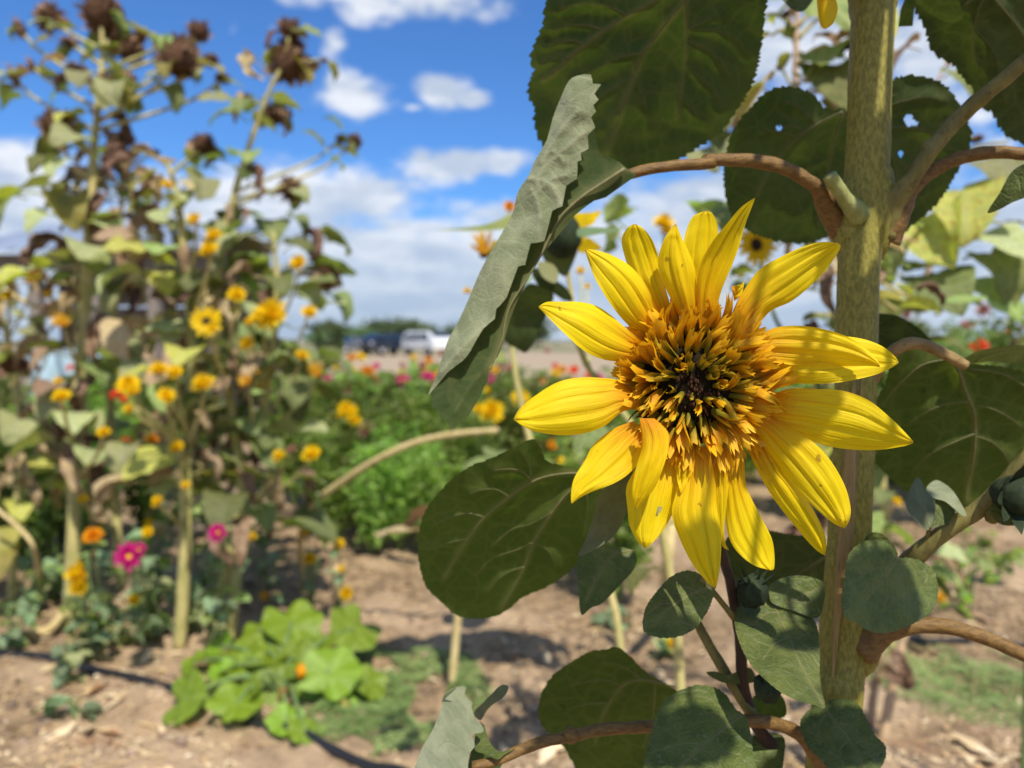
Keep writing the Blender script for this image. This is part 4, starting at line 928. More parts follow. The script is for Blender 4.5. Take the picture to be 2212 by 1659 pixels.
# second bloom of the same plant, its drooping petal hanging into the top of the frame
mb = MB(); t2 = P(1795, -75, .47); mb.ball(t2, .022, .022, .012, 18, 8, jit=.1); h2 = mb.obj('flower_head', [M['disc_black']], SP); h2['label'] = 'upper bloom of which one drooping petal shows at the top edge'
for k in range(7):
    L0 = [(1765+k*0, -60), (1764, -10), (1767, 30), (1772, 55), (1781, 63)]; R0 = [(1800, -60), (1804, -10), (1810, 20), (1800, 50), (1784, 63)]
    if k: 
        a = k*.9; L0 = [(1795+math.cos(a)*30*s-12*math.sin(a), -75-math.sin(a)*30*s*.8) for s in (1, 2, 3, 4)]; R0 = [(1795+math.cos(a)*30*s+12*math.sin(a)*(1 if s < 4 else -.8), -75-math.sin(a)*30*s*.8) for s in (1, 2, 3, 4)]
        if max(p[1] for p in L0+R0) > -20: continue
    A = resample(L0, 20); B = resample(R0, 20); verts = []; ta = []; ua = []; fs = []
    for i in range(20):
        for j in range(9):
            u = j/8; xy = A[i]*(1-u)+B[i]*u; verts.append(P(xy[0], xy[1], .455-.006*(1-(2*u-1)**2))); ta.append(i/19*.6); ua.append(u)
    for i in range(19):
        for j in range(8): a = i*9+j; fs.append((a, a+1, a+10, a+9))
    wobj('petal', verts, fs, [M['petal']], h2, attrs={'t': ta, 'u': ua, 'seed': [k*3.1+50]*len(verts)})

# ------------------------------------------------------------------ background leaves, heads, flowers
def leafshape(seed, droop=1.2, fold=.25, width=.78, crumple=.05, curl=.0, pet_len=.45, narrow=False):
    R = random.Random(seed); nl, nc = 12, 9; v = []; f = []; vein = []
    tw = R.uniform(-.35, .35)
    # petiole
    pr = .022
    for i in range(5):
        t = i/4; p = Vector((pet_len*t, 0, .12*math.sin(t*1.6)))
        for k in range(4):
            a = k*math.pi/2; v.append((p.x, p.y+math.cos(a)*pr, p.z+math.sin(a)*pr)); vein.append(1)
    for i in range(4):
        for k in range(4): a = i*4+k; b = i*4+(k+1) % 4; f.append((a, b, b+4, a+4))
    o = len(v); px = Vector((pet_len, 0, .12)); ang = .1
    p = px.copy(); step = 1/(nl-1)
    for i in range(nl):
        t = i/(nl-1)
        if narrow: w = width*.42*math.sin(math.pi*min(1, t*.96+.04))**.8
        else: w = width*.5*(min(1, (t*5.2+.35))**.6)*(1-t**1.9)**.85*1.15
        ang = .15-droop*t**.7
        dr = Vector((math.cos(ang), 0, math.sin(ang)))
        if i: p = p+dr*step
        nz = Vector((-math.sin(ang), 0, math.cos(ang)))
        for j in range(nc):
            s = 2*j/(nc-1)-1
            ss = s*w
            back = -.16*abs(s)*(1-t)**4 if not narrow else 0
            q = p+dr*back+Vector((0, ss*math.cos(fold*abs(s)+curl*abs(s)), 0))+nz*(abs(ss)*math.sin(fold+curl*abs(s))*1.)
            q += nz*(crumple*mnoise.noise(Vector((t*4, s*3, seed*1.7)))+crumple*.5*math.sin(t*14+s*3+seed)*abs(s))
            q = Matrix.Rotation(tw*t, 3, 'X') @ q
            v.append(tuple(q)); vein.append(.9 if abs(s) < .1 else (.35 if (i % 3 == 0 and abs(s) < .8) else 0))
    for i in range(nl-1):
        for j in range(nc-1): a = o+i*nc+j; f.append((a, a+nc, a+nc+1, a+1))
    return v, f, vein
SHAPES = {'fresh': [leafshape(i, [1.2, 1.5, 1.8, .8, 1.9, 1.35][i % 6], [.12, .25, .4, .1, .2, .3][i % 6], width=.9, crumple=.05) for i in range(8)],
          'dry': [leafshape(50+i, 1.9+.1*(i % 3), .8, .62, .16, 1.3) for i in range(6)],
          'narrow': [leafshape(80+i, .5+.3*i, .3, .7, .03, .2, .1, True) for i in range(4)],
          'flat': [leafshape(90+i, .35+.3*(i % 3), .12, .8, .05, 0, .3) for i in range(5)]}
_cache = {}
def leafmesh(shape, i, mat):
    L = SHAPES[shape]; i %= len(L); k = (shape, i, mat)
    if k not in _cache:
        v, f, ve = L[i]; _cache[k] = mk_mesh('plant_leaf', v, f, [M[mat]], attrs={'vein': ve})
    return _cache[k]
def place_leaf(parent, pos, size, yaw, pitch=0., roll=0., shape='fresh', mat='bg_green', idx=0, name='leaf'):
    b = base_of(parent)
    m = Matrix.Translation(Vector(pos)-b) @ Matrix.Rotation(yaw, 4, 'Z') @ Matrix.Rotation(pitch, 4, 'Y') @ Matrix.Rotation(roll, 4, 'X') @ Matrix.Scale(size, 4)
    return put(name, leafmesh(shape, idx, mat), parent, mat=m)

def flower_meshes(pm, n=14, layers=2, width=.30, cone=.25, disc=.33, dm='dk', seed=0, discz=.1):
    R = random.Random(seed); mb = MB()
    for l in range(layers):
        L = 1-.22*l; off = R.uniform(0, 6)
        for k in range(n):
            a = off+2*math.pi*k/n+R.uniform(-.1, .1); w = width*L*R.uniform(.8, 1.1); z1 = cone*(1+.9*l)+R.uniform(-.12, .12); LL = L*R.uniform(.85, 1.08)
            ca, sa = math.cos(a), math.sin(a)
            def q(r, s, z): return (ca*r-sa*s, sa*r+ca*s, z)
            mb.add([q(.12, -w*.22, .02*l), q(.12, w*.22, .02*l), q(LL*.5, w*.5, z1*.5+.03), q(LL*.5, 0, z1*.5-.02), q(LL*.5, -w*.5, z1*.5+.03), q(LL*.85, w*.34, z1*.9), q(LL*.85, -w*.34, z1*.9), q(LL, 0, z1)],
                   [(0, 1, 2, 3), (0, 3, 4), (3, 2, 5), (4, 3, 6), (3, 5, 7, 6)])
    me = mb.mesh('flower', [M[pm]])
    md = MB(); md.ball((0, 0, discz*.3), disc, disc, disc*.55, 12, 6, jit=.3)
    return me, md.mesh('flower_disc', [M[dm]])
FM = {'y': flower_meshes('y', 13, 3, .36, .35, .2, 'o', 1), 'yb': flower_meshes('y', 15, 2, .30, .1, .30, 'dk', 3), 'yd': flower_meshes('y', 15, 4, .3, .28, .22, 'o', 5), 'o': flower_meshes('o', 14, 4, .3, .25, .22, 'o', 7),
      'r': flower_meshes('r', 13, 3, .3, .2, .25, 'o', 9), 'm': flower_meshes('m', 13, 3, .3, .25, .25, 'y', 11), 'w': flower_meshes('w', 12, 2, .3, .2, .25, 'y', 13), 'pk': flower_meshes('pk', 12, 3, .3, .3, .3, 'dk', 15),
      'od': flower_meshes('oy', 12, 2, .26, .8, .35, 'dk', 17)}
def place_flower(parent, pos, rad, kind, face=None, name='flower', R=rnd):
    b = base_of(parent)
    d = Vector(face) if face else Vector((R.uniform(-.5, .5), R.uniform(-.9, -.2), R.uniform(.2, 1.)))
    m = Matrix.Translation(Vector(pos)-b) @ d.normalized().to_track_quat('Z', 'Y').to_matrix().to_4x4() @ Matrix.Rotation(R.uniform(0, 6), 4, 'Z') @ Matrix.Scale(rad, 4)
    o = put(name, FM[kind][0], parent, mat=m)
    put('flower_disc', FM[kind][1], o)
    return o
def seedhead_meshes(seed):
    R = random.Random(seed); mb = MB(); mb.ball((0, 0, 0), .8, .8, .42, 18, 10, jit=.25)
    md = MB()
    for l in range(2):
        for k in range(20):
            a = 2*math.pi*k/20+R.uniform(-.12, .12); r0 = .62; r1 = R.uniform(.9, 1.4); z0 = -.12-.1*l; z1 = R.uniform(-.2, .75); w = R.uniform(.08, .17)
            ca, sa = math.cos(a), math.sin(a)
            def q(r, s, z): return (ca*r-sa*s, sa*r+ca*s, z)
            md.add([q(r0, -w, z0), q(r0, w, z0), q((r0+r1)/2+.15, w*.8, z0+.1), q((r0+r1)/2+.15, -w*.8, z0+.1), q(r1-.1, R.uniform(-.1, .1), z1)], [(0, 1, 2, 3), (3, 2, 4)])
    return mb.mesh('seed_head', [M['seed']]), md.mesh('dry_bracts', [M['bract_dry']])
SH = [seedhead_meshes(i) for i in range(4)]
def place_seed(parent, pos, rad, face, k, squash=(1, 1, 1)):
    b = base_of(parent)
    m = Matrix.Translation(Vector(pos)-b) @ Vector(face).normalized().to_track_quat('Z', 'Y').to_matrix().to_4x4() @ Matrix.Scale(rad, 4) @ Matrix.Diagonal((*squash, 1))
    o = put('seed_head', SH[k % 4][0], parent, mat=m); put('dry_bracts', SH[k % 4][1], o); return o

def bg_sunflower(label, stem, d, r0, heads, nleaf, seed, mats, top=.12, spread=.13, size=(.07, .13), stem_mat='stalk', dd=.12, rmin=.35, group=None, dry=.2, name='sunflower_plant', cat='sunflower', shape=None, lowskip=.1):
    """stem: pixel points from the ground up, all at depth about d; heads: (x, y, radius px, kind, ddepth)"""
    R = random.Random(seed)
    if d > 2.4: nleaf = int(nleaf*1.22); size = (size[0]*1.25, size[1]*1.35)
    b = P(stem[0][0], stem[0][1], d); b.z = soil_h(b.x, b.y)-.01
    T = thing(name, label, cat, b, group)
    pts = [b]+[P(x, y, d+R.uniform(-.02, .02)) for x, y in stem[1:]]
    mb = MB(); mb.tube(pts, [r0, r0*.95, r0*.8, r0*rmin], 9, seg=len(pts)*6, bump=.2)
    st = mb.obj('stem', [M[stem_mat]], T)
    sp = resample([tuple(p) for p in pts], 80)
    mb = MB()
    for k, (x, y, rp, kind, hd) in enumerate(heads):
        if d > 2.4 and kind[0] != 's': hd -= .24
        p = P(x, y, d+hd); rad = rp*(d+hd)/1659
        # branch from the stem, below the head
        cand = [Vector(q_) for q_ in sp if q_[2] < p.z-.03] or [Vector(sp[0])]
        s0 = min(cand, key=lambda q_: (q_-p).length+abs((p.z-q_.z)-.25*min(1, (q_-p).length*3))*.7)
        mid = (s0+p)/2; mid.z += .02; side = Vector((p.x-s0.x, p.y-s0.y, 0)); mid += side*.22
        bb = MB(); bb.tube([s0, mid, p], [r0*.34, r0*.28, r0*.22], 6, seg=12, bump=.2)
        bb.obj('branch', [M[stem_mat if R.random() < .6 else ('straw' if dry > .3 else 'stalk')]], T)
        if kind[0] == 's':
            face = {'sf': (R.uniform(-.2, .2), -.9, -.35), 'sr': (.85, -.2, -.4), 'sl': (-.85, -.3, -.3), 'sd': (.1, -.4, -.9), 'sq': (.55, -.75, -.1)}[kind]
            place_seed(T, p, rad*1.0, face, k+seed, (1, R.uniform(.8, 1), R.uniform(.8, 1.4)))
            if d > 2.4:
                for _ in range(3 if rp > 24 else 2):
                    q2 = p+(Vector(mid)-p)*R.uniform(.1, .8)
                    place_leaf(T, q2, R.uniform(.055, .105), R.uniform(0, 6.28), R.uniform(-.2, .5), R.uniform(-.5, .5), R.choice(['fresh', 'fresh', 'dry', 'narrow']), R.choice(['bg_grey', 'bg_green', 'bg_yellow', 'bg_dark', 'bg_tan', 'bg_dry']), R.randrange(8))
        else:
            place_flower(T, p, rad, kind, R=R, face=(R.uniform(-.2, .2), -1, .15) if kind == 'yb' else None)
    for i in range(nleaf):
        t = lowskip+(1-lowskip)*R.random()**.8; q_ = Vector(sp[int(t*79)])
        yaw = R.uniform(-math.pi, math.pi) if R.random() < .5 else R.choice([R.uniform(-2.6, -.5), R.uniform(-1.2, .2), R.uniform(2.6, 4.0)])
        off = Vector((math.cos(yaw), math.sin(yaw), 0))*R.uniform(0, spread)+Vector((0, 0, R.uniform(-.03, .05)))
        isdry = R.random() < dry
        mt = R.choice(['bg_dry', 'bg_tan']) if isdry else R.choice(mats)
        s = R.uniform(*size)*(1.05-.35*t)
        place_leaf(T, q_+off, s, yaw, R.uniform(-.35, .25), R.uniform(-.5, .5), 'dry' if isdry else (shape or R.choice(['fresh', 'fresh', 'flat'])), mt, R.randrange(8))
        if off.length > .05 and R.random() < .5:
            mb.tube([q_, q_+off*.5+Vector((0, 0, .015)), q_+off], [.004, .003, .0025], 5, seg=6)
    if mb.v: mb.obj('twigs', [M['stalk' if dry < .5 else 'straw']], T, kind='stuff')
    return T
GM = ['bg_green', 'bg_grey', 'bg_grey', 'bg_dark', 'bg_yellow', 'bg_tan']
dA = gd(1345)
pA = bg_sunflower('tallest dying sunflower at the far left, crowned with dark brown seed heads', [(148, 1350), (158, 1200), (166, 900), (182, 700), (192, 500), (205, 300), (222, 110)], dA, .026,
    [(105, 38, 34, 'sr', 0), (218, 30, 44, 'sf', 0), (240, 75, 30, 'sq', .05), (43, 62, 24, 'sl', 0), (280, 108, 33, 'sf', .05), (30, 165, 26, 'sl', .05), (385, 132, 42, 'sf', -.05), (395, 110, 34, 'sq', .05), (355, 95, 20, 'sf', .0),
     (122, 272, 36, 'sq', -.1), (430, 68, 24, 'sq', .1), (230, 190, 28, 'sf', -.05), (150, 88, 22, 'yd', 0) if False else (150, 92, 18, 'sd', 0), (270, 170, 22, 'sd', -.05), (455, 130, 18, 'sf', .1), (482, 170, 16, 'sd', .12), (68, 140, 18, 'sl', 0), (300, 80, 16, 'sf', .1),
     (135, 860, 22, 'y', -.25), (225, 937, 17, 'yd', -.2), (140, 705, 22, 'od', 0)], 62, 11, GM, size=(.085, .145), dry=.2, spread=.15, lowskip=.28)
pB = bg_sunflower('half dried sunflower with thick straw-coloured foot, third stalk from the left edge', [(388, 1410), (400, 1180), (404, 1000), (418, 800), (405, 620), (385, 430), (360, 350)], gd(1400), .022,
    [(425, 478, 21, 'y', 0), (465, 515, 24, 'yd', 0), (455, 545, 26, 'yd', -.05), (360, 405, 18, 'y', .05), (440, 312, 26, 'sf', 0), (345, 805, 26, 'yd', -.1), (380, 808, 20, 'y', -.1), (278, 835, 28, 'yd', -.1), (290, 850, 20, 'yd', -.15),
     (443, 835, 30, 'yd', -.15), (358, 858, 22, 'y', -.15), (285, 885, 18, 'y', 0), (385, 970, 20, 'y', 0), (343, 1085, 16, 'y', 0), (400, 1050, 12, 'y', 0), (253, 853, 18, 'r', .1), (266, 862, 12, 'r', .1)], 66, 13, GM, size=(.08, .135), dry=.25, spread=.17, lowskip=.3)
pC = bg_sunflower('slender tall sunflower with one large dark seed head against the blue sky', [(500, 1402), (512, 1230), (528, 1100), (500, 880), (468, 660), (490, 500), (512, 400), (540, 310), (580, 200), (612, 140)], gd(1395), .019,
    [(626, 62, 26, 'sq', 0), (630, 100, 28, 'sf', .03), (625, 142, 42, 'sf', 0), (595, 248, 32, 'sd', .05), (765, 305, 17, 'sf', .05), (737, 300, 12, 'sf', .05), (630, 410, 30, 'sf', .05), (510, 640, 22, 'y', -.1), (447, 695, 36, 'yb', -.15), (462, 715, 20, 'y', -.2),
     (700, 130, 8, 'sd', 0)], 34, 17, ['bg_green', 'bg_dark', 'bg_grey'], size=(.07, .12), dry=.25, spread=.10, lowskip=.35)
for (x, y, s, yw, mt, sh) in ((655, 290, .10, .3, 'bg_grey', 'narrow'), (705, 260, .08, -.1, 'bg_dark', 'narrow'), (560, 350, .06, 2.6, 'bg_green', 'narrow'), (560, 410, .07, .2, 'bg_grey', 'narrow'), (480, 350, .06, 3.0, 'bg_dry', 'narrow'), (455, 330, .07, 0, 'bg_dark', 'narrow'), (640, 425, .06, .1, 'bg_dark', 'narrow')):
    place_leaf(pC, P(x-8, y, gd(1395)), s, yw, .1, .3, sh, mt, 2)
pD = bg_sunflower('leafy drooping sunflower on the right of the left-hand group', [(452, 1395), (500, 1180), (545, 1000), (580, 820), (598, 640), (590, 500)], gd(1385), .019,
    [(592, 682, 40, 'yd', -.1), (570, 690, 30, 'yd', -.08), (648, 570, 22, 'y', 0), (700, 595, 34, 'sf', 0), (667, 678, 20, 'y', 0), (538, 745, 22, 'y', -.05), (652, 773, 20, 'yd', 0), (540, 828, 18, 'od', -.05), (688, 815, 22, 'od', .05), (675, 985, 24, 'y', -.1), (605, 988, 18, 'y', 0), (630, 975, 14, 'pk', 0), (540, 700, 14, 'y', -.1)], 70, 19,
    ['bg_green', 'bg_dark', 'bg_dark', 'bg_grey'], size=(.09, .15), dry=.16, spread=.20, lowskip=.25)
pE = bg_sunflower('dead sunflower hung with shrivelled dark brown leaves behind the tallest stalk', [(262, 1330), (250, 1100), (240, 880), (248, 650), (262, 450), (258, 340)], gd(1330)+.25, .02,
    [(270, 300, 22, 'sf', 0), (330, 330, 14, 'sd', 0), (110, 640, 16, 'y', 0), (180, 1080, 12, 'y', -.3)], 62, 23, ['bg_grey', 'bg_dark'], size=(.09, .14), dry=.66, spread=.13, lowskip=.2)
pF = bg_sunflower('dried leaning sunflower cut by the left edge', [(28, 1330), (30, 1150), (48, 950), (20, 750), (-20, 600)], gd(1330)+.1, .017,
    [(25, 785, 34, 'sd', -.1), (20, 610, 14, 'y', 0), (70, 600, 22, 'od', .1), (52, 905, 16, 'r', .2), (15, 640, 14, 'y', 0), (110, 745, 16, 'o', .1)], 40, 29, ['bg_green', 'bg_grey', 'bg_yellow'], size=(.08, .14), dry=.35, spread=.16)
pG = bg_sunflower('sunflower with long brown leaves behind the leafy drooping one', [(478, 1350), (470, 1150), (465, 960), (470, 800), (540, 620)], gd(1350)+.35, .017,
    [(690, 590, 20, 'sf', 0), (560, 840, 16, 'y', 0)], 42, 31, ['bg_green', 'bg_grey', 'bg_dark'], size=(.09, .14), dry=.5, spread=.16)
bg_sunflower('half dried sunflower stalk seen right of the thick stem', [(1925, 1390), (1918, 1220), (1905, 1050), (1900, 900)], 2.7, .02, [(1935, 1085, 12, 'y', 0)], 26, 641, ['bg_green', 'bg_dark', 'bg_grey'], size=(.08, .12), dry=.4, spread=.12, lowskip=.25)
# big hanging leaves that stand out, hung on their plants
for (T, x, y, s, yaw, mat, d_) in ((pA, 95, 420, .20, 3.4, 'bg_yellow', 0), (pA, 130, 430, .19, 5.4, 'bg_yellow', -.06), (pA, 60, 430, .17, 4.3, 'bg_green', .02), (pA, 190, 165, .13, 4.9, 'bg_grey', -.1), (pA, 250, 190, .14, 5.0, 'bg_grey', -.12), (pA, 330, 190, .15, 5.8, 'bg_dark', 0), (pA, 160, 350, .14, 4.6, 'bg_grey', -.15), (pA, 120, 90, .09, 4.0, 'bg_yellow', -.05), (pA, 70, 210, .11, 3.6, 'bg_dark', 0), (pA, 300, 65, .06, 0.2, 'bg_yellow', 0),
        (pB, 350, 590, .15, 5.2, 'bg_yellow', -.15), (pB, 375, 700, .13, 5.0, 'bg_grey', -.2), (pB, 335, 780, .15, 4.4, 'bg_grey', -.15), (pB, 290, 960, .15, 4.8, 'bg_grey', -.25), (pB, 260, 640, .10, 4.5, 'bg_grey', 0), (pB, 395, 480, .12, 4.9, 'bg_grey', -.1),
        (pD, 520, 480, .16, 4.4, 'bg_grey', -.1), (pD, 590, 480, .16, 5.0, 'bg_dark', -.05), (pD, 610, 470, .12, 6.0, 'bg_dark', 0), (pD, 560, 720, .17, 4.8, 'bg_dark', -.2), (pD, 615, 760, .15, 5.4, 'bg_grey', -.15), (pD, 690, 640, .15, 5.9, 'bg_dark', 0), (pD, 700, 740, .14, 5.2, 'bg_dark', .05), (pD, 640, 860, .14, 5.0, 'bg_dark', 0), (pD, 480, 780, .14, 4.6, 'bg_grey', -.15),
        (pD, 400, 950, .13, 4.5, 'bg_grey', -.2), (pC, 530, 1010, .10, 4.7, 'bg_green', -.1)):
    p = P(x, y, dA+d_); place_leaf(T, p, s*.88, yaw, .25, 0, 'fresh', mat, int(x) % 8)
for (T, x, y, s, yaw) in ((pE, 245, 440, .22, 4.7), (pE, 235, 500, .2, 4.9), (pE, 260, 540, .19, 5.2), (pE, 200, 650, .18, 4.2), (pE, 225, 720, .2, 4.9), (pE, 215, 830, .2, 4.6), (pE, 195, 960, .22, 4.7), (pE, 220, 1010, .2, 5.1), (pG, 440, 850, .2, 4.7), (pG, 465, 900, .2, 5.0), (pG, 455, 970, .18, 4.5), (pG, 590, 1030, .16, 4.9), (pC, 415, 1300, .16, 4.7), (pB, 245, 690, .2, 4.7), (pB, 275, 470, .2, 4.7)):
    place_leaf(T, P(x, y, dA+.05), s*.75, yaw, .3, 0, 'dry', 'bg_dry', int(x) % 6)
place_leaf(pB, P(300, 700, dA-.1), .16, 4.6, .3, 0, 'fresh', 'bg_tan', 2)
place_leaf(pG, P(600, 1010, dA-.15), .15, 5.0, .5, .3, 'dry', 'bg_tan', 1); place_leaf(pG, P(640, 1000, dA-.15), .14, 5.6, .9, .3, 'dry', 'bg_tan', 3)

# fallen and bent stalks
def stick(name, label, cat, pts, radii, mat, seg=30, n=9, group=None):
    w = [Vector(p) for p in pts]; b = w[0].copy()
    T = thing(name, label, cat, b, group)
    mb = MB(); mb.tube(w, radii, n, seg=seg, bump=.18); mb.obj('stalk', [M[mat]], T); return T
stick('fallen_stalk', 'straw-coloured stalk lying on the soil at the left edge', 'stalk', [gpt(-60, 1400, .02), gpt(30, 1388, .03), gpt(100, 1378, .04), gpt(135, 1352, .05)], [.014, .015, .016, .017], 'straw')
bs = stick('stalk_with_shade_leaves', 'upright straw-yellow stalk below the broad dark leaf, with hidden leaves added to shade the soil', 'sunflower', [gpt(975, 1495), P(983, 1400, gd(1495)), P(992, 1300, gd(1495)), P(1012, 1130, gd(1495)), P(1040, 1040, gd(1495))], [.0125, .0125, .012, .011, .009], 'straw')
for i, (x, y, s_, yw) in enumerate(((1010, 1040, .22, .2), (1060, 1080, .24, -.4), (1040, 1120, .2, 2.6), (1110, 1150, .24, .3), (1130, 1060, .22, -.2), (1000, 1160, .18, 3.2), (1090, 1010, .2, 1.0), (1160, 1110, .2, -.6), (1080, 1180, .18, .5))):
    place_leaf(bs, P(x-30, y, gd(1495)+.02*i-.1), s_, yw, 0, .2, 'flat', ['bg_dark', 'bg_green', 'bg_tan'][i % 3], i)  # leaves added behind the broad leaf, unseen, to throw shadows on the soil
stick('arching_stalk', 'long thin pale stalk arching over the green bushes left of the bloom', 'stalk', [gpt(655, 1250), P(650, 1160, 2.95), P(672, 1095, 2.85), P(740, 1040, 2.75), P(820, 990, 2.65), P(900, 955, 2.6), P(980, 938, 2.55), P(1076, 929, 2.5)], [.008, .010, .0115, .0125, .0125, .0120, .0110, .009], 'straw', 50)
stick('leaning_stake', 'orange-tan cane leaning behind the foot of the thick stem', 'cane', [gpt(1905, 1590), P(1925, 1500, gd(1590)), P(1945, 1400, gd(1590)), P(1962, 1330, gd(1590)), P(1975, 1250, gd(1590))], [.014, .014, .013, .012, .011], 'wood')
T = stick('withered_stalk', 'dark brown withered stalk with a curled leaf beside the thick stem', 'stalk', [gpt(1880, 1560), P(1890, 1480, 1.9), P(1905, 1420, 1.85), P(1900, 1360, 1.8)], [.012, .012, .01, .008], 'woodg')
for i, (x, y) in enumerate(((1905, 1385), (1925, 1400), (1890, 1420), (1935, 1370))): place_leaf(T, P(x, y, 1.83), .085, 4.2+i*.5, .4, .5*i, 'dry', 'bg_dry', i)
stick('thin_stalk', 'upright yellow stalk seen behind the lowest petals', 'stalk', [gpt(1432, 1340), P(1440, 1240, 2.4), P(1452, 1120, 2.4), P(1456, 1020, 2.4)], [.019, .018, .017, .014], 'straw')
stick('dry_twig', 'dry bent twig at the left edge above the soil', 'twig', [gpt(90, 1290), P(75, 1190, 2.9), P(40, 1140, 2.9), P(-20, 1090, 2.9)], [.011, .010, .009, .007], 'straw')
stick('dead_flower_stalk', 'pale dry stalk slanting across the left edge at mid height', 'stalk', [gpt(210, 1250), P(165, 720, 3.3), P(100, 672, 3.3), P(50, 650, 3.3), P(-10, 610, 3.3)], [.010, .014, .013, .012, .008], 'straw')

# irrigation hose
hp = [gpt(-120, 1395, .012), gpt(0, 1408, .012), gpt(100, 1425, .012), gpt(200, 1452, .012), gpt(300, 1478, .012), gpt(380, 1500, .012), gpt(460, 1530, .012), gpt(560, 1572, .012), gpt(640, 1595, .012), gpt(720, 1625, .014), gpt(800, 1658, .016), gpt(880, 1700, .016), gpt(980, 1780, .016)]
stick('irrigation_hose', 'black irrigation hose lying across the soil past the squash plant', 'hose', hp, [.0135]*13, 'hose', 90, 12)
for (x0, y0, x1, y1, lb) in ((620, 1165, 900, 1215, 'second black hose on the soil below the green bushes'), (1900, 1395, 2212, 1400, 'black hose lying on the soil at the right edge')):
    stick('irrigation_hose', lb, 'hose', [gpt(x0, y0, .012), gpt((x0*2+x1)/3, (y0*2+y1)/3+2, .012), gpt((x0+2*x1)/3, (y0+2*y1)/3-2, .012), gpt(x1, y1, .012)], [.009]*4, 'hose', 30, 8)

# squash plant: lobed bright leaves on hollow stalks
def squash_leaf(seed):
    R = random.Random(seed); nr, na = 8, 40; v = [(0, 0, .0)]; f = []; ve = [1.]
    for j in range(1, nr+1):
        for i in range(na):
            a = 2*math.pi*i/na
            r = 1+.06*math.cos(5*a)+.02*math.cos(10*a+1)
            r *= .62+.38*min(1, abs(a-math.pi)/.55) if abs(a-math.pi) < .55 else 1
            if j == nr: r *= 1+.05*math.sin(i*math.pi)+R.uniform(-.03, .03)
            rr = r*j/nr
            z = .13*(j/nr)**2*math.cos(5*a)-.20*(rr)**2+.10*rr*abs(math.sin(2.5*a))+.30*abs(math.sin(a))*rr*rr+.05*mnoise.noise(Vector((rr*3*math.cos(a), rr*3*math.sin(a), seed)))
            v.append((math.cos(a)*rr, math.sin(a)*rr, z)); dv = abs(((a*5/(2*math.pi)) % 1)-.5)*2
            ve.append(max(0, (dv-.72)/.28) if j < nr else .2)
    for i in range(na): f.append((0, 1+i, 1+(i+1) % na))
    for j in range(nr-1):
        for i in range(na): a = 1+j*na+i; b = 1+j*na+(i+1) % na; f.append((a, a+na, b+na, b))
    return mk_mesh('squash_leaf', v, f, [M['squash']], attrs={'vein': ve})
SQ = [squash_leaf(i) for i in range(4)]
sqb = gpt(610, 1500)
T = thing('squash_plant', 'bushy squash plant with broad glossy bright green leaves on the bare soil', 'squash plant', sqb)
R = random.Random(77)
for i, (x, y, rp, d, tx, ty, tz) in enumerate(((630, 1345, 62, 2.55, .2, -.55, .8), (690, 1395, 40, 2.5, -.3, -.7, .6), (765, 1358, 58, 2.6, .5, -.5, .7), (575, 1410, 60, 2.45, -.1, -.35, .95), (640, 1425, 46, 2.4, -.2, -.75, .6), (600, 1395, 42, 2.5, .2, -.6, .7), (715, 1455, 64, 2.3, .1, -.75, .65), (795, 1475, 44, 2.35, .5, -.4, .8), (495, 1430, 58, 2.45, -.3, -.3, .9),
        (470, 1395, 36, 2.55, -.4, -.5, .8), (400, 1510, 58, 2.25, -.45, -.8, .5), (440, 1495, 36, 2.3, .2, -.6, .7), (510, 1520, 58, 2.2, .1, -.35, .9), (545, 1488, 36, 2.25, -.5, -.6, .5), (620, 1560, 42, 2.15, .3, -.5, .8), (660, 1585, 40, 2.1, .4, -.4, .9), (420, 1430, 34, 2.5, -.5, -.4, .8), (560, 1360, 40, 2.6, -.3, -.6, .7), (680, 1500, 40, 2.35, 0, -.9, .3), (590, 1480, 44, 2.35, .1, -.9, .4), (740, 1500, 36, 2.3, .3, -.8, .4), (530, 1440, 40, 2.4, 0, -.5, .8), (655, 1365, 36, 2.65, .1, -.5, .9), (480, 1450, 30, 2.4, 0, -.5, .8))):
    p = P(x, y, d); p.z = max(p.z, .03)
    m = Matrix.Translation(p-sqb) @ Vector((tx, ty*.62, tz)).normalized().to_track_quat('Z', 'Y').to_matrix().to_4x4() @ Matrix.Rotation(R.uniform(0, 6), 4, 'Z') @ Matrix.Scale(rp*d/1659*1.02, 4)
    put('leaf', SQ[i % 4], T, mat=m)
    mb = MB(); mb.tube([sqb+Vector((R.uniform(-.05, .05), R.uniform(-.04, .04), .0)), (sqb+p)/2+Vector((0, 0, .05)), p], [.007, .006, .005], 7, seg=10); mb.obj('leaf_stalk', [M['green_stem']], T)
for x, y in ((1640/2.6+20, 1450), (745, 1540), (610, 1500)):
    mb = MB(); p = P(x, y, 2.25); p.z = max(p.z, .03)
    mb.ball(p, .015, .015, .022, 8, 6, jit=.4); mb.obj('flower_bud', [M['o' if y < 1460 else 'bg_yellow']], T)

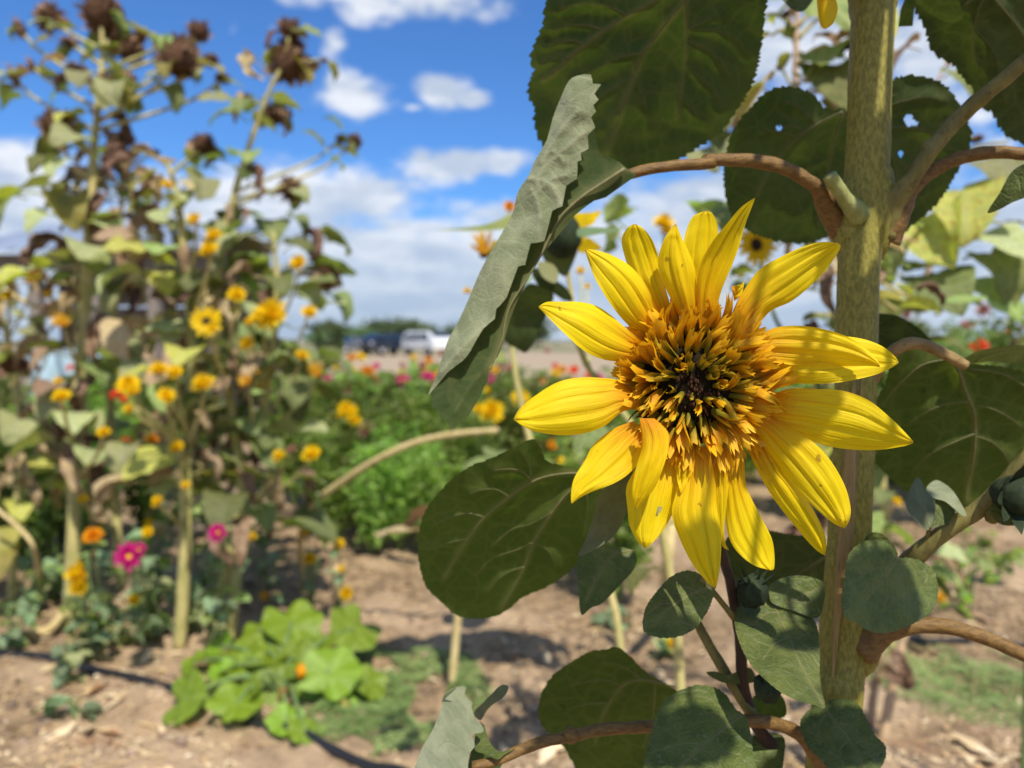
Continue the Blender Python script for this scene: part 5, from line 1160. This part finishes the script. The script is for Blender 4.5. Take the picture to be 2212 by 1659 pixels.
# low seedlings and flowering clumps
def clump(label, bx, by, hpx, wpx, flowers, nleaf, seed, mats, size=(.03, .06), name='low_flower_plant', cat='flowering plant', group=None, shape='fresh'):
    R = random.Random(seed); g = gpt(bx, by); d = gd(by)
    T = thing(name, label, cat, g, group); mb = MB()
    h = hpx*d/1659; w = wpx*d/1659
    tips = []
    for (x, y, rp, kind) in flowers:
        fd = d-(.42 if kind == 'm' else .16); p = P(x, y, fd); tips.append(p); place_flower(T, p, rp*fd/1659, kind, R=R, face=(R.uniform(-.3, .3), -.8, .5) if kind == 'm' else None)
    for k in range(max(3, nleaf//9)): tips.append(g+Vector((R.uniform(-w, w)/2, R.uniform(-w, w)/3, h*R.uniform(.55, 1))))
    paths = []
    for p in tips:
        s0 = g+Vector((R.uniform(-.02, .02), R.uniform(-.02, .02), 0)); mid = (s0+p)/2+Vector((R.uniform(-.03, .03), 0, .02)); mid.x = s0.x+(p.x-s0.x)*.65
        mb.tube([s0, mid, p-Vector((0, 0, .002))], [.0045, .0035, .0025], 6, seg=9); paths.append(resample([tuple(s0), tuple(mid), tuple(p)], 20))
    mb.obj('stems', [M['green_stem']], T)
    for i in range(nleaf):
        q_ = Vector(R.choice(paths)[R.randrange(3, 19)])
        place_leaf(T, q_, R.uniform(*size), R.uniform(0, 6.28), R.uniform(-.4, .3), R.uniform(-.4, .4), shape if R.random() < .7 else 'flat', R.choice(mats), R.randrange(8))
    return T
BG = ['bluegreen_low', 'bluegreen_low', 'bg_grey', 'zin']
clump('low clump with one orange bloom at left', 215, 1395, 230, 120, [(203, 1160, 25, 'o'), (60, 908, 0.1, 'r')][:1], 26, 401, BG, (.04, .07))
clump('low clump with a magenta bloom beside the straw-coloured foot', 300, 1400, 200, 120, [(280, 1203, 34, 'm'), (300, 1188, 18, 'm'), (320, 1150, 14, 'y')], 30, 402, BG, (.04, .075))
clump('clump with a magenta bloom between two straw-coloured stalks', 455, 1415, 250, 100, [(472, 1152, 24, 'm'), (543, 1162, 13, 'yd')], 26, 403, BG, (.035, .065))
clump('plant with a shaggy yellow bloom in front of the thick left stalk', 205, 1430, 210, 130, [(178, 1240, 34, 'yd'), (170, 1270, 22, 'y'), (288, 1298, 15, 'y')], 30, 404, BG, (.035, .07))
clump('small plant with yellow blooms on bare soil left of centre', 665, 1330, 170, 80, [(663, 1157, 18, 'yd'), (668, 1210, 18, 'yd'), (575, 1290, 12, 'od')], 14, 405, BG, (.025, .045))
clump('small plant with three yellow blooms nearer the centre of the bare soil', 725, 1320, 130, 60, [(732, 1178, 16, 'yd'), (752, 1282, 19, 'yd'), (738, 1230, 10, 'y')], 12, 406, BG, (.025, .045))
clump('leafy seedling on the soil at the lower left', 145, 1480, 110, 90, [], 14, 407, ['bluegreen_low', 'bg_grey'], (.04, .07), 'seedling', 'seedling')
clump('small seedling with two broad leaves near the bottom left corner', 160, 1555, 50, 60, [], 5, 408, ['bluegreen_low'], (.05, .085), 'seedling', 'seedling')
clump('leafy clump at the left edge above the fallen stalk', 40, 1330, 150, 130, [], 26, 409, ['bg_green', 'bluegreen_low', 'zin'], (.04, .07), 'leafy_clump', 'leafy plant')
clump('leafy clump under the half dried sunflower', 340, 1385, 190, 150, [], 34, 410, BG, (.035, .065), 'leafy_clump', 'leafy plant')
clump('leafy clump between the squash and the left stalks', 430, 1370, 130, 130, [], 24, 411, BG, (.035, .065), 'leafy_clump', 'leafy plant')
clump('leafy clump below the magenta blooms', 260, 1395, 110, 170, [], 30, 412, BG, (.03, .06), 'leafy_clump', 'leafy plant')
clump('leafy clump left of the orange bloom', 110, 1290, 180, 150, [], 34, 431, BG, (.04, .07), 'leafy_clump', 'leafy plant')
clump('leafy clump right of the orange bloom', 330, 1300, 190, 160, [(322, 1130, 12, 'y')], 40, 432, BG, (.04, .07), 'leafy_clump', 'leafy plant')
clump('leafy clump between the straw-coloured stalks', 460, 1330, 230, 110, [], 36, 433, BG, (.035, .065), 'leafy_clump', 'leafy plant')
clump('leafy clump under the drooping sunflower', 580, 1270, 170, 120, [], 26, 434, BG, (.035, .06), 'leafy_clump', 'leafy plant')
clump('leafy clump cut by the left edge near the soil', 10, 1400, 120, 110, [], 24, 435, BG, (.035, .06), 'leafy_clump', 'leafy plant')
clump('weed with one yellow bloom under the dark oval leaf', 1440, 1420, 60, 60, [(1450, 1394, 17, 'y')], 8, 413, BG, (.03, .05))
clump('bright green sprig on the soil right of the round leaf', 2085, 1335, 190, 70, [(2028, 1298, 18, 'od'), (2030, 1140, 12, 'o')], 22, 414, ['zin', 'squash', 'zin'], (.04, .07), shape='narrow')
clump('green plant at the right edge beyond the olive branch', 2150, 1260, 130, 100, [], 24, 415, ['zin', 'squash', 'bg_dark'], (.05, .08), 'leafy_clump', 'leafy plant')
clump('small green plant behind the lower leaf', 1330, 1360, 40, 60, [], 6, 416, ['bluegreen_low'], (.05, .09), 'seedling', 'seedling')
clump('plant with dark leaves behind the lowest petals', 1250, 1230, 300, 200, [(1205, 990, 20, 'yb'), (1195, 960, 14, 'o')], 34, 417, ['bg_dark', 'zin'], (.05, .1), 'leafy_clump', 'leafy plant')
clump('thin plant behind the stem foot with orange bud', 1900, 1330, 230, 90, [(1915, 1250, 10, 'o')], 16, 418, ['bg_dark', 'bluegreen_low', 'bg_dry'], (.05, .08), 'leafy_clump', 'leafy plant')

# background sunflowers behind the bloom and at the right
def pixl(T, pts, d, gx, gy, mat, seed, veins=(), label=None, wob=.01):
    v_, f_, a_ = pix_leaf(pts, plane(pts[0][0], pts[0][1], d, gx, gy), 7, veins, relief=.002, seed=seed, wob=wob, smooth_n=3)
    wobj('leaf', v_, f_, [M[mat]], T, attrs={'vein': a_})
pH = bg_sunflower('sunflower just behind the curled leaf with a dark-backed yellow bloom turned away', [(1520, 1800), (1470, 1500), (1448, 1250), (1380, 950), (1262, 780), (1236, 650), (1218, 530)], .95, .0075, [(1255, 590, 15, 'y', .3), (1268, 620, 9, 'y', .3)], 12, 501, ['bg_dark', 'bg_green'], size=(.05, .09), stem_mat='stalk', dry=0, spread=.04, lowskip=.45)
pixl(pH, cv('d5', [(560, 690), (640, 600), (740, 640), (792, 680), (745, 800), (690, 920), (622, 1032), (550, 1000), (488, 962), (500, 850)]), .80, 0, .0003, 'under', 1)
pixl(pH, cv('d5', [(650, 520), (700, 510), (780, 570), (860, 620), (910, 700), (860, 710), (780, 660), (690, 610)]), .82, 0, .0002, 'under', 2)
pixl(pH, cv('d5', [(700, 370), (760, 290), (850, 200), (930, 260), (950, 360), (900, 500), (860, 560), (800, 520), (740, 470)]), .84, 0, 0, 'bg_dark', 3)
pixl(pH, cv('d5', [(690, 470), (780, 480), (820, 540), (800, 600), (720, 560)]), .83, 0, -.0005, 'bg_grey', 4)
pixl(pH, cv('d6', [(590, 460), (680, 445), (800, 450), (960, 455), (880, 490), (760, 505), (600, 530)]), .80, 0, 0, 'bluegreen_low', 5)
for pts in ([(500, 350), (600, 330), (700, 325), (785, 310), (745, 380), (700, 430), (570, 450)], [(595, 540), (680, 535), (760, 590), (790, 630), (690, 650), (600, 655)]):
    A = cv('d6', pts); v_, f_, a_ = pix_leaf(A, plane(A[0][0], A[0][1], .86, 0, .0001), 7, (), seed=9, wob=.006, smooth_n=3)
    wobj('petal', v_, f_, [M['y']], pH)
mb = MB(); mb.ball(P(*c('d6', 465, 520), .83), .021, .02, .024, 16, 10, jit=.1); mb.obj('flower_bud', [M['bud']], pH)
pI = bg_sunflower('sunflower with a long pointed leaf and a shrivelled orange bloom left of the curled leaf', [(1400, 1750), (1350, 1500), (1310, 1260), (1180, 1060), (1112, 800), (1102, 620), (1094, 480)], 1.35, .008, [(1100, 448, 16, 'o', 0), (1047, 552, 34, 'od', 0), (1010, 632, 12, 'y', 0)], 6, 503, ['bg_green'], size=(.05, .08), stem_mat='stalk', dry=.2, spread=.04, lowskip=.6)
pixl(pI, cv('d5', [(50, 268), (200, 258), (350, 238), (450, 205), (545, 165), (545, 250), (450, 268), (300, 276), (150, 272)]), 1.25, 0, -.001, 'bg_green', 6)
pJ = bg_sunflower('yellow flowered plant directly above and behind the bloom', [(1812, 1650), (1822, 1450), (1840, 1000), (1600, 820), (1450, 700), (1436, 560)], 1.9, .010, [(1432, 488, 28, 'yd', -.1), (1440, 505, 20, 'y', -.1), (1325, 505, 14, 'pk', 0), (1310, 450, 12, 'pk', 0), (1575, 600, 10, 'w', .1)], 26, 505, ['bg_green', 'bg_dark', 'zin'], size=(.06, .10), stem_mat='green_stem', dry=.1, spread=.12, lowskip=.6)
for i, (x, y, s, yw) in enumerate(((1500, 440, .07, 1.0), (1560, 470, .08, 4.5), (1380, 450, .06, 2.5), (1520, 480, .07, 5.0), (1360, 520, .06, 3.4), (1480, 560, .08, 4.2))): place_leaf(pJ, P(x, y, 1.45), s, yw, 0, .3*i, 'fresh', 'bg_green', i)
pK = bg_sunflower('plant with a yellow black-centred bloom left of the thick stem', [(1815, 1700), (1824, 1400), (1845, 1000), (1760, 820), (1680, 700), (1640, 570)], 1.5, .009, [(1632, 530, 50, 'yb', -.2), (1600, 600, 10, 'y', .1)], 16, 507, ['bg_dark', 'bg_green'], size=(.06, .11), stem_mat='green_stem', dry=.05, spread=.1, lowskip=.45)
pL = bg_sunflower('tall plant with pinkish stem and pale dry leaves between the top leaves', [(1812, 1750), (1826, 1300), (1850, 800), (1800, 520), (1728, 360), (1718, 190), (1722, 30), (1725, -150)], 1.25, .0085, [(1680, 150, 10, 'pk', 0), (1700, 30, 12, 'sd', 0)], 110, 509, ['bg_yellow', 'bg_green', 'bg_tan', 'bg_tan', 'bg_yellow'], size=(.04, .085), stem_mat='pinkstem', dry=.25, spread=.10, lowskip=.58, shape='narrow')
for i, (x, y, s, yw, mt) in enumerate(((1680, 30, .13, 5.0, 'bg_green'), (1775, 60, .12, 5.0, 'bg_yellow'), (1810, 170, .12, 4.4, 'bg_green'), (1800, 130, .10, 4.2, 'bg_green'), (1835, 230, .09, 4.4, 'bg_green'), (1810, 190, .07, 5.1, 'bg_grey'), (1620, 230, .1, 4.0, 'bg_grey'), (1590, 300, .09, 4.4, 'bg_green'), (1550, 330, .08, 4.3, 'bg_grey'), (1660, 200, .08, 3.9, 'bg_tan'), (1740, 200, .08, 5, 'bg_tan'))):
    place_leaf(pL, P(x, y, 1.2), s, yw, .2, .2, 'fresh', mt, i)
pM = bg_sunflower('leafy plant with yellowing leaf between the stem and the right edge', [(1816, 1750), (1830, 1300), (1855, 800), (1900, 700), (2000, 600), (2030, 400), (2012, 200)], 1.5, .009, [(2110, 300, 14, 'sd', 0), (2050, 140, 13, 'od', 0), (2100, 505, 18, 'pk', 0), (1905, 590, 10, 'y', .2), (2055, 350, 14, 'sd', 0)], 58, 511, ['bg_green', 'bg_yellow', 'bg_green', 'bg_dark', 'bg_grey'], size=(.05, .09), stem_mat='pinkstem', dry=.15, spread=.12, lowskip=.40)
for i, (x, y, s, yw, mt) in enumerate(((2110, 360, .12, 4.7, 'bg_grey'), (2050, 430, .14, 4.4, 'bg_yellow'), (2010, 480, .13, 4.2, 'bg_yellow'), (2060, 520, .13, 5.0, 'bg_grey'), (2080, 560, .12, 5.0, 'bg_green'), (1980, 530, .12, 3.8, 'bg_green'), (2000, 600, .12, 4.5, 'bg_dark'), (1950, 640, .12, 3.9, 'bg_green'), (2040, 620, .11, 5.3, 'bg_green'), (1990, 110, .08, 3.5, 'bg_tan'), (2035, 170, .07, 4.9, 'bg_green'))):
    place_leaf(pM, P(x, y, 1.42), s, yw, .2, .2, 'fresh', mt, i)
pixl(pM, cv('d7', [(440, 1440), (480, 1415), (550, 1412), (650, 1425), (560, 1445), (480, 1450)]), 1.2, 0, -.001, 'bg_green', 12)
pN = bg_sunflower('thin plant with a drooping orange bloom at the right edge under the sky', [(2230, 1150), (2240, 900), (2238, 700), (2225, 620)], 1.7, .007, [(2188, 606, 28, 'od', 0)], 8, 513, ['bg_green', 'bg_dark'], size=(.05, .08), stem_mat='green_stem', dry=0, spread=.04, lowskip=.5)
place_leaf(pN, P(2205, 680, 1.4), .12, 5.0, .2, 0, 'fresh', 'bg_green', 1)

# ------------------------------------------------------------------ zinnia bushes of the middle ground
def bush_mesh(seed, n, mat, ls=.055, h=1., w=.6):
    R = random.Random(seed); mb = MB()
    stems = []
    for k in range(12):
        a = R.uniform(0, 6.28); r = R.uniform(.1, .5)*w; tip = Vector((math.cos(a)*r, math.sin(a)*r, h*R.uniform(.7, 1.)))
        mb.tube([(0, 0, 0), (tip.x*.55, tip.y*.55, tip.z*.55), tuple(tip)], [.008, .006, .004], 4, seg=6, cap=False, m=1); stems.append(resample([(0, 0, 0), (tip.x*.55, tip.y*.55, tip.z*.55), tuple(tip)], 20))
    for k in range(n):
        q_ = Vector(R.choice(stems)[min(19, int(3+17*R.random()**.8))]); a = R.uniform(0, 6.28); s = ls*R.uniform(.6, 1.3)
        d = Vector((math.cos(a), math.sin(a), R.uniform(-.5, .6))).normalized(); sd_ = d.cross(Vector((0, 0, 1))).normalized(); up = sd_.cross(d)
        p0 = q_+d*R.uniform(0, .07); w_ = s*R.uniform(.28, .42)
        mb.add([p0, p0+d*s*.45+sd_*w_+up*.1*s, p0+d*s*.5-up*.03, p0+d*s*.45-sd_*w_+up*.1*s, p0+d*s-up*s*R.uniform(0, .4)], [(0, 1, 2), (0, 2, 3), (1, 4, 2), (2, 4, 3)], 0)
    return mb.mesh('bush_foliage', [M[mat], M['green_stem']], smooth=False)
BM = [bush_mesh(600+i, 620, 'zin') for i in range(4)]+[bush_mesh(620+i, 560, 'zin_dk', .06) for i in range(3)]
R = random.Random(88)
def bush(pos, h, k, label, group, fl=(), w=1.):
    T = thing('zinnia_bush', label, 'flower bush', pos, group)
    o = put('foliage', BM[k % len(BM)], T, 'stuff', mat=Matrix.Rotation(R.uniform(0, 6), 4, 'Z') @ Matrix.Diagonal((h*w, h*w, h, 1)))
    for kd in fl:
        a = R.uniform(0, 6.28); r = R.uniform(.05, .3)*h; p = Vector(pos)+Vector((math.cos(a)*r, math.sin(a)*r-.05, h*R.uniform(.82, 1.08)))
        place_flower(T, p, R.uniform(.032, .055), kd, R=R)
    return T
# front row behind the soil, picked blooms named
rows = [(800, 4.3, .80, 0, 'green bush with orange bloom left of the curled leaf tip', [(800, 806, 19, 'o'), (757, 800, 13, 'y'), (745, 885, 20, 'y'), (760, 890, 16, 'y'), (770, 910, 13, 'y'), (795, 930, 22, 'pk')]),
        (905, 4.5, .86, 1, 'bright green bush with a magenta bloom by the curled leaf tip', [(922, 818, 20, 'm'), (870, 790, 9, 'pk')]),
        (1020, 4.2, .76, 2, 'green bush with a large yellow bloom just left of the sunflower petals', [(1062, 890, 30, 'yd'), (1035, 885, 14, 'y'), (1125, 860, 22, 'y')]),
        (1110, 4.6, .84, 3, 'green bush with small yellow and pink blooms right of the curled leaf', [(1070, 800, 10, 'y'), (1085, 770, 9, 'pk'), (1060, 822, 9, 'm')]),
        (700, 4.6, .86, 1, 'green bush half hidden by the drooping sunflower', [(735, 900, 14, 'y')]),
        (860, 4.0, .70, 0, 'low green bush in front of the row left of centre', []),
        (728, 4.2, .66, 0, 'low bright bush right of the drooping sunflower', []), (800, 3.9, .58, 2, 'low bright bush at the edge of the bare soil', [(760, 905, 12, 'y')]), (925, 3.95, .62, 1, 'low bright bush just left of the broad dark leaf', []),
        (1340, 3.2, .92, 3, 'green bush with a red bloom seen between the petals on the left', [(1240, 800, 14, 'r'), (1180, 760, 10, 'pk'), (1370, 700, 12, 'pk')]),
        (2060, 4.4, 1.08, 4, 'dark bush with a bright red bloom at the right', [(2120, 748, 20, 'r'), (2100, 752, 14, 'r'), (2080, 705, 14, 'pk'), (2125, 672, 18, 'pk')])]
for (x, d, h, k, lb, fl) in rows:
    p = P(x, 900, d); p.z = 0; T = bush(p, h, k, lb, None, (), 1.15)
    T['category'] = 'flower bush'
    for (fx, fy, fr, kd) in fl: place_flower(T, P(fx, fy, d-.25), fr*(d-.25)/1659, kd, R=R)
kinds = ['y', 'o', 'pk', 'm', 'r', 'y']
CN = {'y': 'yellow', 'o': 'orange', 'pk': 'faded pink', 'm': 'magenta', 'r': 'red'}
def kinds_text(fl):
    u = sorted(set(CN[k] for k in fl)); return ('with '+' '.join(u)+(' blooms' if len(fl) > 1 else ' bloom')) if fl else 'without a bloom'
def side_text(x, d):
    px = 1106+x/d*1659
    for lim, t_ in ((745, 'behind the drooping sunflower'), (800, 'above the grey parked car'), (880, 'above the dark parked car'), (965, 'above the white parked car')) if d > 80 and px > 420 and px < 965 else ((180, 'at the left edge'), (420, 'behind the left stalks'), (700, 'behind the drooping sunflower'), (950, 'left of the curled leaf'), (1300, 'behind the curled leaf'), (1800, 'behind the big bloom'), (9999, 'right of the thick stem')):
        if px < lim: return t_
for i in range(26):                                       # filling rows left and right of the bloom
    d = R.uniform(4.3, 6.6); x = (R.uniform(-.29, .20) if i < 18 else R.uniform(.14, .42))*d
    fl = [R.choice(['pk', 'y', 'm', 'o', 'pk']) for _ in range(R.randrange(1, 5))]
    bush((x, d, 0), R.uniform(.80, .98) if x < .03*d else R.uniform(.8, 1.0), R.choice([0, 1, 2, 3, 4]), ('front' if d < 5.3 else 'second')+' row bush '+kinds_text(fl)+' '+side_text(x, d), 'zinnia bushes in the flower rows', fl, 1.25)
for i in range(12):
    d = R.uniform(6.6, 9.5); x = R.uniform(-.235, -.07)*d; fl = [R.choice(kinds) for _ in range(R.randrange(1, 4))]
    bush((x, d, 0), R.uniform(.78, .90), R.randrange(7), ('far' if d > 8 else 'middle')+' low bush '+kinds_text(fl)+' in the gap before the cars', 'zinnia bushes in the flower rows', fl, 1.2)
for i in range(42):
    d = 4.6+R.random()**1.3*5.0; x = R.uniform(-.78, .44)*d
    if x > .1*d and R.random() < .3: continue
    if -.22*d < x < -.05*d and d > 6.2: continue          # the gap with the view to the cars
    fl = [R.choice(kinds) for _ in range(R.randrange(0, 4))]
    bush((x, d, 0), R.uniform(.72, 1.0), R.randrange(7), ('near' if d < 5.8 else 'middle' if d < 7.6 else 'far')+' row zinnia bush '+kinds_text(fl)+' '+side_text(x, d), 'zinnia bushes in the flower rows', fl, 1.1)
for i in range(18):
    d = R.uniform(4.8, 9.5); x = R.uniform(.46, .78)*d; fl = [R.choice(['pk', 'pk', 'r']) for _ in range(R.randrange(1, 5))]
    bush((x, d, 0), R.uniform(1.15, 1.42), 4+R.randrange(3), ('near' if d < 6.2 else 'middle' if d < 7.8 else 'far')+' tall bush '+kinds_text(fl)+' '+('near the right edge' if x/d > .62 else 'between stem and right edge'), 'tall bushes at the right', fl, .9)
for i in range(12):
    d = 3.4+R.random()*1.1; x = R.uniform(-.75, -.42)*d; fl = [R.choice(['y', 'o', 'r']) for _ in range(R.randrange(0, 3))]
    bush((x, d, 0), R.uniform(.5, .78), R.randrange(7), 'low green bush '+kinds_text(fl)+(' under the far left sunflowers' if x/d < -.58 else ' under the half dried sunflowers'), 'zinnia bushes under the dying sunflowers', fl, 1.1)

# ------------------------------------------------------------------ shed behind the left plants
sb = P(160, 735, 8.2); sb.z = 0
T = thing('garden_shed', 'open weathered wooden shed with blue-grey sheet roof behind the left sunflowers', 'shed', sb)
x0, x1 = P(-60, 735, 8.2).x, P(480, 735, 8.2).x
W_ = x1-x0; cx_ = (x0+x1)/2; yb = sb.y
for i in range(5):
    mb = MB(); mb.box((x0+.08+(W_-.16)*i/4, yb, .98), .11, .11, 1.96); mb.obj('post', [M['woodg']], T, smooth=False)
for (dy, z, hh) in ((0, 1.93, .15), (1.6, 2.28, .14)):
    mb = MB(); mb.box((cx_, yb+dy, z), W_+.1, .09, hh); mb.obj('beam', [M['woodg']], T, smooth=False)
for i in range(2):
    for j in range(3):
        mb = MB(); mb.box((x0+.08+(W_-.16)*j/2, yb+1.6, 1.1), .1, .1, 2.24) if i == 0 else mb.box((cx_, yb+1.68, .42+j*.74), W_, .03, .71)
        mb.obj('post' if i == 0 else 'back_board', [M['woodg']], T, smooth=False)
mb = MB(); nv_ = 60; v = []; f = []
for i in range(nv_+1):
    x = x0-.15+(W_+.3)*i/nv_; z = .02*math.sin(i*1.6)
    v += [(x, yb-.3, 2.03+z), (x, yb+2.0, 2.62+z)]
for i in range(nv_): a = i*2; f.append((a, a+2, a+3, a+1))
mb.add(v, f); mb.obj('roof', [M['roofm']], T)
for i, (x, w, z0, z1) in enumerate(((-20, .20, .05, .9), (0, .18, .05, .9), (225, .17, .6, 1.25), (240, .16, .3, 1.2), (257, .16, .3, 1.28), (274, .15, .3, 1.3), (290, .16, .3, 1.3), (306, .15, .3, 1.2), (345, .16, .1, 1.0), (362, .16, .1, 1.05), (379, .16, .1, 1.06), (396, .16, .1, 1.0), (413, .15, .1, .98))):
    pp = P(x, 735, 7.9); mb = MB(); mb.box((pp.x, yb-.12, (z0+z1)/2), w*.48*.98*1.0, .025, z1-z0, rot=Matrix.Rotation(rnd.uniform(-.02, .02), 3, 'Y')); mb.obj('plank', [M['wood']], T, smooth=False)
mb = MB(); tp = P(120, 720, 7.0)
v = []; f = []
for j in range(9):
    for i in range(13):
        v.append((tp.x-.3+i*.06, tp.y+.08*math.sin(i*1.3+j*.4), .55+j*.06+.04*math.sin(i*.9)))
for j in range(8):
    for i in range(12): a = j*13+i; f.append((a, a+1, a+14, a+13))
mb.add(v, f); o = mb.obj('tarp', [M['tarp']]); tag(o, 'crumpled pale blue tarp hanging below the shed roof', 'tarp')
mb = MB(); mb.tube([(tp.x-.31, tp.y, 0), (tp.x-.31, tp.y, 1.05)], [.015, .015], 6, seg=3); mb.obj('tarp_pole', [M['woodg']], o)
mb = MB(); mb.tube([(tp.x+.43, tp.y, 0), (tp.x+.43, tp.y, 1.05)], [.015, .015], 6, seg=3); mb.obj('tarp_pole', [M['woodg']], o)

# ------------------------------------------------------------------ parked cars far off
def paint(name, col):
    m, t = newmat(name); p = pbsdf(t, col, .25, .6); p.inputs['Coat Weight'].default_value = .6; out(t, p.outputs[0]); return m
CP = {'black': paint('car_paint_dark_blue', (.012, .018, .035)), 'white': paint('car_paint_white', (.75, .77, .78)), 'grey': paint('car_paint_grey', (.10, .12, .15))}
GL = simple('car_glass', (.02, .03, .04), .08, .8, .05, 3, 0); TY = simple('tyre_rubber', (.02, .02, .02), .8); RM = simple('wheel_rim', (.5, .5, .52), .3, .6, .1, 5, 0, metal=.8); LT = simple('headlight_glass', (.7, .72, .75), .1, .8, .05, 5, 0); TL = simple('tail_light_red', (.4, .01, .01), .2, .6, .1, 5, 0)
def car(pos, rot, paintk, label, suv=True, L=4.5, Wd=1.8, H=1.62):
    T = thing('parked_car', label, 'car', pos, 'cars parked beyond the field')
    T.rotation_euler = (0, 0, rot)
    prof = [(-.5, .28), (-.5, .62), (-.47, .72), (-.40, .78), (-.26, .98), (.30, 1.0), (.42, .98), (.49, .72), (.5, .5), (.5, .28)] if suv else [(-.5, .28), (-.5, .5), (-.46, .56), (-.25, .60), (-.1, .98), (.22, .98), (.38, .66), (.48, .62), (.5, .5), (.5, .28)]
    def ext(pf, inset, w0, w1):
        v = []; n = len(pf)
        for s in (-1, 1):
            for (x, z) in pf:
                k = w0 if z < .62 else w0+(w1-w0)*(z-.62)/.38
                v.append((x*L, s*Wd/2*k, z*H))
        f = [tuple(range(n-1, -1, -1)), tuple(range(n, 2*n))]+[(i, (i+1) % n, (i+1) % n+n, i+n) for i in range(n)]
        return v, f
    v, f = ext(prof, 0, 1, .78); b = put('body', mk_mesh('car_body', v, f, [CP[paintk]], smooth=False), T)
    md = b.modifiers.new('bevel', 'BEVEL'); md.width = .06; md.segments = 3
    cab = [(-.37, .66), (-.26, .90), (-.05, .92), (-.05, .66)], [(-.02, .66), (-.02, .92), (.2, .92), (.2, .66)], [(.23, .66), (.23, .92), (.38, .9), (.43, .66)]
    if not suv: cab = [(-.2, .62), (-.08, .9), (.04, .92), (.04, .62)], [(.07, .62), (.07, .92), (.2, .9), (.33, .64)]
    for wdw in cab:
        for s in (-1, 1):
            vv = []
            for (x, z) in wdw:
                k = 1+(.78-1)*(z-.62)/.38; vv.append((x*L, s*(Wd/2*k+.012), z*H))
            put('window', mk_mesh('car_window', vv, [(0, 1, 2, 3) if s < 0 else (3, 2, 1, 0)], [GL], smooth=False), T)
    for (xa, xb, za, zb) in ([(-.455, -.27, .76, .96), (.43, .485, .95, .74)] if suv else [(-.245, -.11, .62, .95), (.23, .37, .95, .68)]):
        vv = [(xa*L, -Wd*.38, za*H+.02), (xa*L, Wd*.38, za*H+.02), (xb*L, Wd*.34, zb*H+.02), (xb*L, -Wd*.34, zb*H+.02)]
        put('windscreen', mk_mesh('car_windscreen', vv, [(0, 1, 2, 3)], [GL], smooth=False), T)
    for x in (-.31, .31):
        for s in (-1, 1):
            mb = MB(); mb.tube([(x*L, s*(Wd/2-.2), .34), (x*L, s*(Wd/2+.02), .34)], [.34, .34], 18, seg=3); w = put('wheel', mb.mesh('car_wheel', [TY]), T)
            mb = MB(); mb.tube([(x*L, s*(Wd/2+.0), .34), (x*L, s*(Wd/2+.035), .34)], [.2, .2], 14, seg=3); put('rim', mb.mesh('car_rim', [RM]), w)
    for s in (-1, 1):
        mb = MB(); mb.box((-.497*L, s*Wd*.36, .56*H if suv else .48*H), .06, .32, .14); put('headlight', mb.mesh('car_headlight', [LT], False), T)
        mb = MB(); mb.box((.495*L, s*Wd*.38, .6*H if suv else .52*H), .06, .24, .2); put('tail_light', mb.mesh('car_tail', [TL], False), T)
def at_g(x, d): p = P(x, 740, d); p.z = 0; return p
car(at_g(838, 56), .95, 'black', 'dark parked car, the largest in the distance left of the curled leaf')
car(at_g(925, 54), 2.2, 'white', 'white parked car in the distance beside the curled leaf', True, 4.6, 1.85, 1.75)
car(at_g(768, 62), .7, 'grey', 'low grey parked car, leftmost of those in the distance', False, 4.4, 1.75, 1.42)

# far trees and hedges
def tree_mesh(seed):
    R = random.Random(seed); mb = MB()
    for k in range(900):
        c_ = Vector((R.gauss(0, .30), R.gauss(0, .30), .55+R.gauss(0, .2)))
        lobe = R.choice([(0, 0, 0), (.25, .1, -.05), (-.28, 0, .02), (.05, .2, .18), (-.1, -.2, .12)])
        c_ = Vector(lobe)+c_*.6+Vector((0, 0, .22)); s = R.uniform(.03, .065)
        q = Quaternion((R.gauss(0, 1), R.gauss(0, 1), R.gauss(0, 1), R.gauss(0, 1))).normalized()
        mb.add([c_+(q @ Vector(v_))*s for v_ in ((-1, -.6, 0), (1, -.5, .2), (.8, .7, 0), (-.7, .6, .2))], [(0, 1, 2, 3)])
    return mb.mesh('tree_crown', [M['far']], smooth=False)
TM = [tree_mesh(i) for i in range(4)]
mb = MB(); mb.tube([(0, 0, 0), (.02, 0, .3), (0, 0, .6)], [.05, .04, .02], 7, seg=6); TK = mb.mesh('tree_trunk', [M['woodg']])
R = random.Random(5)
for i in range(66):
    d = R.uniform(95, 190); x = R.uniform(-.75, .75)*d
    if i > 45: d = R.uniform(85, 130); x = (-.27+.3*(i-45)/20)*d; h = R.uniform(3.2, 6.6)*(d/130)
    if -.26 < x/d < -.04: h *= .8
    p = Vector((x, d, 0))
    T = thing('far_tree', ('tall' if h > 4.6 else 'low')+(' nearer' if d < 135 else ' farthest')+' bushy tree far off '+side_text(x, d), 'tree', p, 'trees along the far edge of the field')
    put('crown', TM[i % 4], T, mat=Matrix.Rotation(R.uniform(0, 6), 4, 'Z') @ Matrix.Diagonal((h*1.3, h*1.3, h, 1))); put('trunk', TK, T, mat=Matrix.Scale(h, 4))
